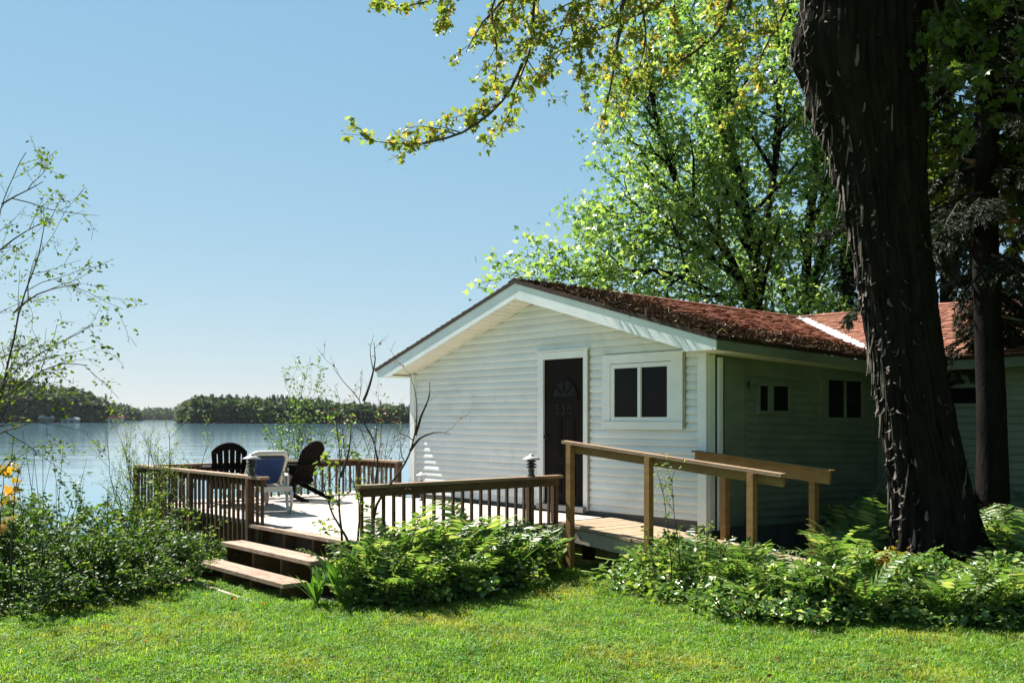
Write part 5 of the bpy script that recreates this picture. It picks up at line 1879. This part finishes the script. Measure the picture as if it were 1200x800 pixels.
GS = 'green shrubs in the left bed'
SHRUB_LABELS = ['dark green shrub by the tall grassy clump at the left edge', 'dark green shrub just right of the tall grassy clump', 'dark green shrub in the middle of the left bank, second row',
                'dark green shrub below the left end of the long railing', 'dark green shrub half way along the long railing', 'small green shrub right beside the lowest step',
                'tall green shrub behind the amber maple at the left edge', 'tall green shrub by the water among the dry stalks', 'tall green shrub against the lake corner of the deck',
                'low green shrub squeezed against the foot of the long railing', 'green shrub cut by the left edge of the picture', 'green shrub by the water nearest the left edge',
                'smallest green shrub under the post lamp of the long railing', 'low green bush at the lawn edge below the dry stalks', 'low green bush at the lawn edge in the middle of the left bank',
                'low green bush at the lawn edge near the left dandelion', 'low green bush at the lawn edge nearest the steps']
left = [(15, 9.9, 1.05, .7), (60, 10.2, .95, .75), (105, 10.6, 1.0, .75), (150, 10.9, .88, .7), (182, 11.2, .70, .65), (212, 11.6, .40, .45),
        (40, 11.4, 1.15, .8), (95, 12.0, 1.2, .8), (150, 12.3, .95, .8), (205, 12.3, .6, .6), (-30, 10.6, 1.2, .8), (0, 12.2, 1.15, .8), (245, 12.0, .32, .4),
        (75, 9.65, .55, .6), (135, 10.15, .6, .6), (25, 9.35, .5, .6), (165, 10.4, .5, .5)]
for k, (x, Z, h, spd) in enumerate(left):
    p = px(x, 489, Z)
    u_, y_ = toH(p[0], p[1])
    if u_ > -1.6 and y_ > -4.2:                   # keep clear of the deck
        sh = -4.25 - y_
        p = np.array((p[0] + SU * sh, p[1] + CU * sh, 0))
    shrub(p[0], p[1], h * .74, spd, 15, SHRUB_LABELS[k], 500 + k, M['shrub'], .046, 70, GS)
p = px(190, 489, 13.2); q_ = HW(.0, -4.35)
shrub(q_[0], q_[1], 1.62, .9, 16, 'fine twiggy shrub with tiny pale leaves leaning over the long railing', 531, M['shrub_light'], .024, 30, None, T_OVAL, .1, dens=(6, 8), ln=(.45, .18))
q_ = HW(1.25, -4.3)
shrub(q_[0], q_[1], .62, .5, 9, 'light leaved shrub growing against the long railing near its lamp', 532, M['shrub_light'], .05, 24, None)
q_ = HW(.1, -4.6)
shrub(q_[0], q_[1], .85, .6, 10, 'broad leaved pale shrub in front of the long railing', 533, M['shrub_light'], .085, 16, None)
for k, (x, Z, h, n, sz, pm, lab) in enumerate(((325, 19.5, 3.1, 11, .075, 13, 'young leafy tree on the bank behind the lounger'), (300, 20.5, 2.6, 8, .06, 14, 'thin leafy sapling on the bank behind the left dark chair'),
                                    (405, 19.0, 2.5, 8, .06, 5, 'thin budding bush on the bank behind the short end railing'), (455, 20.0, 2.5, 6, .05, 6, 'nearly bare bush on the bank by the cottage corner'),
                                    (350, 20.5, 2.7, 8, .07, 13, 'green bush on the bank behind the right dark chair'))):
    p = px(x, 489, Z)
    shrub(p[0], p[1], h, .9, n, lab, 540 + k, M['bank_leaf'] if k != 3 else M['bud'], sz * .82, pm * 1.2, 'young trees on the lake bank', T_OVAL, .08, 'sapling', None, (2.6, 4), (.7, .3), .05, 1)


def sapling(name, label, paths, mt, seed, per_m, lsize, r0, C, cat='sapling', T=T_OVAL, bark=None, skip=0.0, cluster=1, thin=.8):
    rng = np.random.default_rng(seed)
    segs, tips = [], []
    for kp, path in enumerate(paths):
        P = resample([px(*p) for p in path], .09)
        P = P + np.cumsum(rng.normal(size=P.shape) * .004, 0)
        limb(rng, P, np.linspace(r0 if kp == 0 else r0 * thin, .0025, len(P)), 0, C, segs, tips)
    V, Fc = leaves_on(rng, tips, per_m, lsize, T, .02, .6, .3, skip, cluster)
    b = px(*paths[0][0])
    loc = np.array((b[0], b[1], float(ground_z(b[0], b[1]))))
    e = empty(name, loc, 0, label, cat)
    Vt, Ft = tubes_np(segs, lambda l: (7, 4, 3)[min(l, 2)])
    link('stems', np_mesh('stems', Vt - loc, Ft, bark or M['twig'], True), e)
    link('foliage', np_mesh('foliage', V - loc, Fc, mt), e)
    return e


pl = random.Random(77)
LP = [((-1.2, 9.85), 'left of centre in the middle bed'), ((-.75, 10.1), 'in the centre of the middle bed'), ((-.35, 10.55), 'right of centre in the middle bed'),
      ((.05, 11.1), 'under the railing lamp'), ((-1.12, 10.3), 'below the left end of the short railing'), ((1.5, 10.6), 'at the left end of the right bed'), ((1.75, 10.1), 'below the middle handrail post'),
      ((2.15, 9.45), 'at the lawn edge below the handrail end'), ((2.75, 9.1), 'left of the big trunk at the lawn edge'), ((3.3, 9.2), 'just left of the big trunk'), ((3.9, 8.95), 'in front of the big trunk'), ((4.4, 8.85), 'right of the big trunk at the lawn edge'), ((1.9, 10.45), 'under the sloping ramp edge')]
for k, ((x, y), lab) in enumerate(LP):
    shrub(x, y, pl.uniform(.42, .62) * (.8 if y < 9.2 else 1), .9, 16, 'bushy leafy perennial ' + lab, 800 + k, M['cover'] if k % 3 else M['shrub_light'], pl.uniform(.055, .075), 42, 'leafy perennials in the beds',
          T_OVAL if k % 2 else T_DIAMOND, .12, 'leafy_perennial', None, (6, 6), (.2, .1))

CS = dict(leaf_from=2, max=2, dens=[2.2, 4.0], t0=[.35, .2], ang=[.8, .8], len=[.5, .2], r=[.006, .003], step=[.12, .09, .06], wig=[.15, .2, .25],
          trop=[.1, .06, .03], rmin=.0018, short=.3)
sapling('bare_shrub', 'nearly bare shrub with crooked grey stems and red buds behind the short railing', [
    [(432, 690, 10.75), (434, 628, 10.75), (441, 590, 10.75), (468, 555, 10.7), (481, 527, 10.65), (486, 510, 10.6), (488, 470, 10.6), (480, 440, 10.6)],
    [(481, 527, 10.65), (492, 512, 10.6), (512, 503, 10.55), (528, 507, 10.5)],
    [(436, 660, 10.8), (440, 575, 10.85), (444, 540, 10.9), (438, 512, 10.95), (428, 497, 11.0), (425, 470, 11.0), (408, 452, 11.0), (394, 432, 11.0)],
    [(425, 470, 11.0), (434, 450, 11.0), (440, 420, 11.05), (438, 400, 11.05)],
    [(486, 510, 10.6), (494, 480, 10.6), (505, 462, 10.6), (502, 447, 10.6)],
], M['bud'], 601, 9, .03, .022, CS, 'shrub')
sapling('young_sapling', 'young sapling with fresh green leaves between the steps and the short railing', [
    [(408, 680, 10.45), (409, 634, 10.45), (390, 608, 10.5), (378, 575, 10.55), (372, 545, 10.6)],
    [(405, 680, 10.4), (402, 634, 10.4), (398, 590, 10.4), (400, 545, 10.4), (397, 505, 10.4), (394, 480, 10.4)],
    [(399, 560, 10.4), (410, 530, 10.4), (412, 500, 10.4)],
    [(418, 660, 10.5), (421, 610, 10.5), (420, 580, 10.5), (412, 560, 10.5)],
], M['shrub_light'], 602, 34, .056, .021, dict(CS, leaf_from=1, dens=[3.2, 4.0], len=[.26, .12]))
sapling('rose_bush', 'upright thorny stems with small light leaves in front of the ramp handrail', [
    [(790, 700, 10.1), (786, 640, 10.1), (782, 600, 10.1), (778, 570, 10.05), (772, 555, 10.0)],
    [(800, 700, 10.0), (795, 640, 10.0), (788, 600, 10.0), (786, 560, 9.95), (790, 548, 9.9)],
    [(770, 700, 10.2), (765, 650, 10.2), (758, 620, 10.2)],
    [(825, 700, 9.9), (830, 640, 9.9), (832, 608, 9.9)],
], M['shrub_light'], 603, 40, .036, .008, dict(CS, leaf_from=1, dens=[4.5, 5.0], len=[.22, .1]), 'rose bush')

CL = dict(leaf_from=2, max=3, dens=[5.5, 5.5, 5.0], t0=[.12, .15, .2], ang=[.85, .7, .7], len=[.50, .27, .12], r=[.007, .003, .002], step=[.14, .12, .1, .06],
          wig=[.1, .12, .16, .2], trop=[.02, .0, .0, -.02], rmin=.0014, short=.35)
sapling('alder_tree', 'sparse leafed tree reaching in over the lake at the left edge', [
    [(-60, 740, 6.9), (-45, 640, 6.9), (-25, 540, 6.9), (-8, 480, 6.9), (6, 430, 6.9), (18, 367, 6.9), (27, 333, 6.9), (38, 304, 6.85), (43, 281, 6.8), (48, 250, 6.8)],
    [(-25, 540, 6.9), (0, 455, 6.7), (18, 430, 6.6), (45, 412, 6.5), (72, 402, 6.4), (92, 392, 6.4), (104, 384, 6.4)],
    [(-50, 500, 7.0), (-30, 400, 7.0), (-10, 300, 7.0), (2, 240, 7.0), (14, 208, 7.0), (26, 188, 7.0), (33, 178, 7.0)],
    [(-8, 480, 6.9), (15, 462, 6.8), (45, 438, 6.7), (75, 425, 6.6), (100, 430, 6.6)],
    [(18, 367, 6.9), (40, 345, 6.9), (70, 338, 6.9), (96, 334, 6.9)],
    [(-10, 300, 7.0), (12, 282, 7.0), (40, 262, 7.0), (62, 258, 7.0)],
    [(2, 240, 7.0), (20, 228, 7.0), (40, 222, 7.0), (52, 214, 7.0)],
    [(-20, 520, 6.8), (0, 505, 6.7), (25, 498, 6.6), (50, 488, 6.5)],
    [(-25, 540, 6.8), (-10, 490, 6.7), (10, 470, 6.6), (35, 470, 6.5), (55, 478, 6.5)],
], M['sparse'], 604, 48, .028, .016, CL, 'tree', bark=M['twig'], thin=.42)
sapling('maple_seedling', 'young maple with amber and green leaves at the left edge', [
    [(12, 700, 9.5), (12, 680, 9.5), (14, 640, 9.5), (16, 590, 9.5), (20, 555, 9.5), (26, 540, 9.5)],
    [(-10, 700, 9.3), (-4, 640, 9.3), (2, 580, 9.3), (6, 545, 9.3)],
], M['amber'], 605, 20, .085, .012, dict(CS, leaf_from=1, dens=[3.2, 3.0], len=[.24, .12], t0=[.42, .2]), 'sapling', T_MAPLE)
# dry upright stalks between the shrubs
dg_ = MB()
rg = random.Random(14)
ds = px(110, 489, 10.6)
for k in range(16):
    p = px(rg.uniform(20, 140), 489, rg.uniform(10.2, 11.6))
    h = rg.uniform(1.0, 1.75)
    lx_, ly_ = rg.uniform(-.2, .35), rg.uniform(-.15, .15)
    dg_.tube([(p[0], p[1], 0), (p[0] + lx_ * .4, p[1] + ly_ * .4, h * .5), (p[0] + lx_, p[1] + ly_, h)], [.006, .004, .002], 4)
tag(dg_.build('dry_stalks', M['twig']), 'thin dry stalks standing up out of the left shrubs against the water', 'stalks', kind='stuff')

# ------------------------------------------------------------------ grass and dandelions
rng = np.random.default_rng(71)
gcol = bpy.data.collections.new('grass_tufts')


def tuft(seed, n, h):
    rng = np.random.default_rng(seed)
    V, Fc = [], []
    for k in range(n):
        a = rng.random() * 2 * np.pi
        r = .035 * math.sqrt(rng.random())
        bx_, by_ = math.cos(a) * r, math.sin(a) * r
        b2 = rng.random() * 2 * np.pi
        L = h * (.5 + .7 * rng.random())
        bend = .25 + .75 * rng.random()
        w_ = .0016 + .0018 * rng.random()
        dx, dy = math.cos(b2), math.sin(b2)
        o = len(V)
        V += [(bx_ - dy * w_, by_ + dx * w_, -.005), (bx_ + dy * w_, by_ - dx * w_, -.005),
              (bx_ + dx * L * .35 * bend - dy * w_ * .8, by_ + dy * L * .35 * bend + dx * w_ * .8, L * .62), (bx_ + dx * L * .35 * bend + dy * w_ * .8, by_ + dy * L * .35 * bend - dx * w_ * .8, L * .62),
              (bx_ + dx * L * bend, by_ + dy * L * bend, L * (.98 - .3 * bend))]
        Fc += [(o, o + 1, o + 3), (o, o + 3, o + 2), (o + 2, o + 3, o + 4)]
    ob = bpy.data.objects.new('grass_tuft', np_mesh('grass_tuft', np.array(V), np.array(Fc), M['grass']))
    gcol.objects.link(ob)


for k in range(6):
    tuft(700 + k, 18, .034 + .005 * (k % 3))
tuft(710, 14, .065)

def clover(seed):
    rng = np.random.default_rng(seed)
    n = 16
    P = np.stack([rng.normal(size=n) * .03, rng.normal(size=n) * .03, .018 + .016 * rng.random(n)], 1)
    V, Fc = scatter(T_OVAL, P, leaf_frames(rng, n, 1.0, 0), .012 + .010 * rng.random(n))
    gcol.objects.link(bpy.data.objects.new('clover_tuft', np_mesh('clover_tuft', V, Fc, M['clover'])))


clover(1)
# patch the grass grows on (the visible lawn, outside the beds)
gx = np.arange(-7.0, 6.6, .3)
gy = np.arange(5.4, 13.6, .3)
cells_v, cells_f = [], []
LB = [(-2.95, 11.1), (-3.4, 10.55), (-4.3, 10.0), (-5.3, 9.25), (-7, 9.0), (-7, 14), (-3, 14)]
for x in gx:
    for y in gy:
        xc, yc = x + .15, y + .15
        if abs(xc) > yc * .56 + .3: continue
        if in_poly(xc, yc, R_BED) and edge_dist(xc, yc, R_FRONT) > .22: continue
        if in_poly(xc, yc, C_BED) and edge_dist(xc, yc, C_FRONT) > .22: continue
        if in_poly(xc, yc, LB) and edge_dist(xc, yc, LB[:5]) > .5: continue
        u_, y_ = toH(xc, yc)
        if -1.6 < u_ < 4.65 and y_ > -4.7: continue
        if -1.6 < u_ < 7.9 and y_ > -1.1: continue
        o = len(cells_v)
        for ax, ay in ((x, y), (x + .3, y), (x + .3, y + .3), (x, y + .3)):
            cells_v.append((ax, ay, float(ground_z(ax, ay)) + .002))
        cells_f.append((o, o + 1, o + 2, o + 3))
gob = link('lawn_grass', np_mesh('lawn_grass', np.array(cells_v), np.array(cells_f), M['grass']))
tag(gob, 'short sunlit grass blades of the front lawn', 'grass', kind='stuff')
ng = bpy.data.node_groups.new('grass_scatter', 'GeometryNodeTree')
ng.interface.new_socket('Geometry', in_out='INPUT', socket_type='NodeSocketGeometry')
ng.interface.new_socket('Geometry', in_out='OUTPUT', socket_type='NodeSocketGeometry')
gN, gL = ng.nodes.new, ng.links.new
gi_, go_ = gN('NodeGroupInput'), gN('NodeGroupOutput')
dp = gN('GeometryNodeDistributePointsOnFaces')
nz = gN('ShaderNodeTexNoise')
nz.inputs['Scale'].default_value = 1.6
nz.inputs['Detail'].default_value = 3
mrn = gN('ShaderNodeMapRange')
mrn.inputs[1].default_value, mrn.inputs[2].default_value, mrn.inputs[3].default_value, mrn.inputs[4].default_value = .3, .7, 700, 1700
gL(nz.outputs['Fac'], mrn.inputs[0])
gL(mrn.outputs[0], dp.inputs['Density'])
ci = gN('GeometryNodeCollectionInfo')
ci.inputs['Collection'].default_value = gcol
ci.inputs['Separate Children'].default_value = True
ci.inputs['Reset Children'].default_value = True
ip = gN('GeometryNodeInstanceOnPoints')
ip.inputs['Pick Instance'].default_value = True
rv = gN('FunctionNodeRandomValue'); rv.data_type = 'FLOAT_VECTOR'
rv.inputs[0].default_value = (-.15, -.15, 0)
rv.inputs[1].default_value = (.15, .15, 6.283)
rs = gN('FunctionNodeRandomValue'); rs.data_type = 'FLOAT'
rs.inputs[2].default_value, rs.inputs[3].default_value = .6, 1.25
ri = gN('FunctionNodeRandomValue'); ri.data_type = 'INT'
ri.inputs[4].default_value, ri.inputs[5].default_value = 0, 40
gL(gi_.outputs[0], dp.inputs['Mesh'])
gL(dp.outputs['Points'], ip.inputs['Points'])
gL(ci.outputs[0], ip.inputs['Instance'])
gL(rv.outputs[0], ip.inputs['Rotation'])
gL(rs.outputs[1], ip.inputs['Scale'])
gL(ri.outputs[2], ip.inputs['Instance Index'])
gL(ip.outputs[0], go_.inputs[0])
md = gob.modifiers.new('grass_scatter', 'NODES')
md.node_group = ng


def dandelion_mesh():
    rng = np.random.default_rng(2)
    V, Fc = scatter((np.array([(-.12, 0, 0), (.12, 0, 0), (0, 1, .0)]), np.array([(0, 1, 2)])), np.tile((0, 0, .0), (46, 1)).astype(float), leaf_frames(rng, 46, .6, -.5), .02 * (.6 + .6 * rng.random(46)))
    return np_mesh('flower', V * 1.4, Fc, M['dandelion'])


rng = np.random.default_rng(91)
n = 220
P = np.stack([rng.uniform(-5, 5.5, n), rng.uniform(6.0, 11.5, n), np.zeros(n)], 1)
P = np.array([p for p in P if not in_poly(p[0], p[1], R_BED) and not in_poly(p[0], p[1], C_BED)])
P[:, 2] = ground_z(P[:, 0], P[:, 1]) + .030
V, Fc = scatter(T_OVAL, P, leaf_frames(rng, len(P), .9, 0), .03 + .03 * rng.random(len(P)))
tag(link('fallen_leaves', np_mesh('fallen_leaves', V, Fc, M['dry_leaf'])), 'small brown dead leaves lying here and there in the lawn', 'dead leaves', kind='stuff')

DM = dandelion_mesh()
for k, (x, y, lab) in enumerate(((13, 698, 'dandelion by the tall grass at the left edge'), (192, 690, 'dandelion at the foot of the left shrubs'), (247, 690, 'dandelion just left of the bottom step'),
                                 (308, 716, 'dandelion between the bottom step and the middle bed'), (170, 763, 'dandelion alone in the open lawn in front of the steps'), (274, 711, 'dandelion in front of the edging board'),
                                 (657, 664, 'dandelion at the right end of the middle bed'), (123, 745, 'dandelion furthest from the beds on the left lawn'))):
    Z = EYE * F / (y - HOR)
    p = px(x, y, Z)
    e = empty('dandelion', (p[0], p[1], float(ground_z(p[0], p[1]))), 0, lab, 'flower', 'dandelions in the lawn')
    MB().tube([(0, 0, -.01), (.003, .0, .03), (.004, .002, .072)], .0025, 5).build('stem', M['lance'], e)
    link('flower', DM, e, (.004, .002, .070))

# ------------------------------------------------------------------ air over the lake
hm = bpy.data.materials.new('haze')
hm.use_nodes = True
hnt = hm.node_tree
hnt.nodes.remove(hnt.nodes['Principled BSDF'])
hv_ = hnt.nodes.new('ShaderNodeVolumePrincipled')
hv_.inputs['Color'].default_value = (.86, .93, 1, 1)
hv_.inputs['Density'].default_value = .00004
hv_.inputs['Anisotropy'].default_value = 0.0
hnt.links.new(hv_.outputs[0], hnt.nodes['Material Output'].inputs['Volume'])
hb = MB()
hb.box(-1200, 1200, -800, 1700, -4.5, 37)
hz_o = hb.build('haze', hm)
tag(hz_o, 'thin bluish haze in the air over the lake', 'haze', kind='stuff')
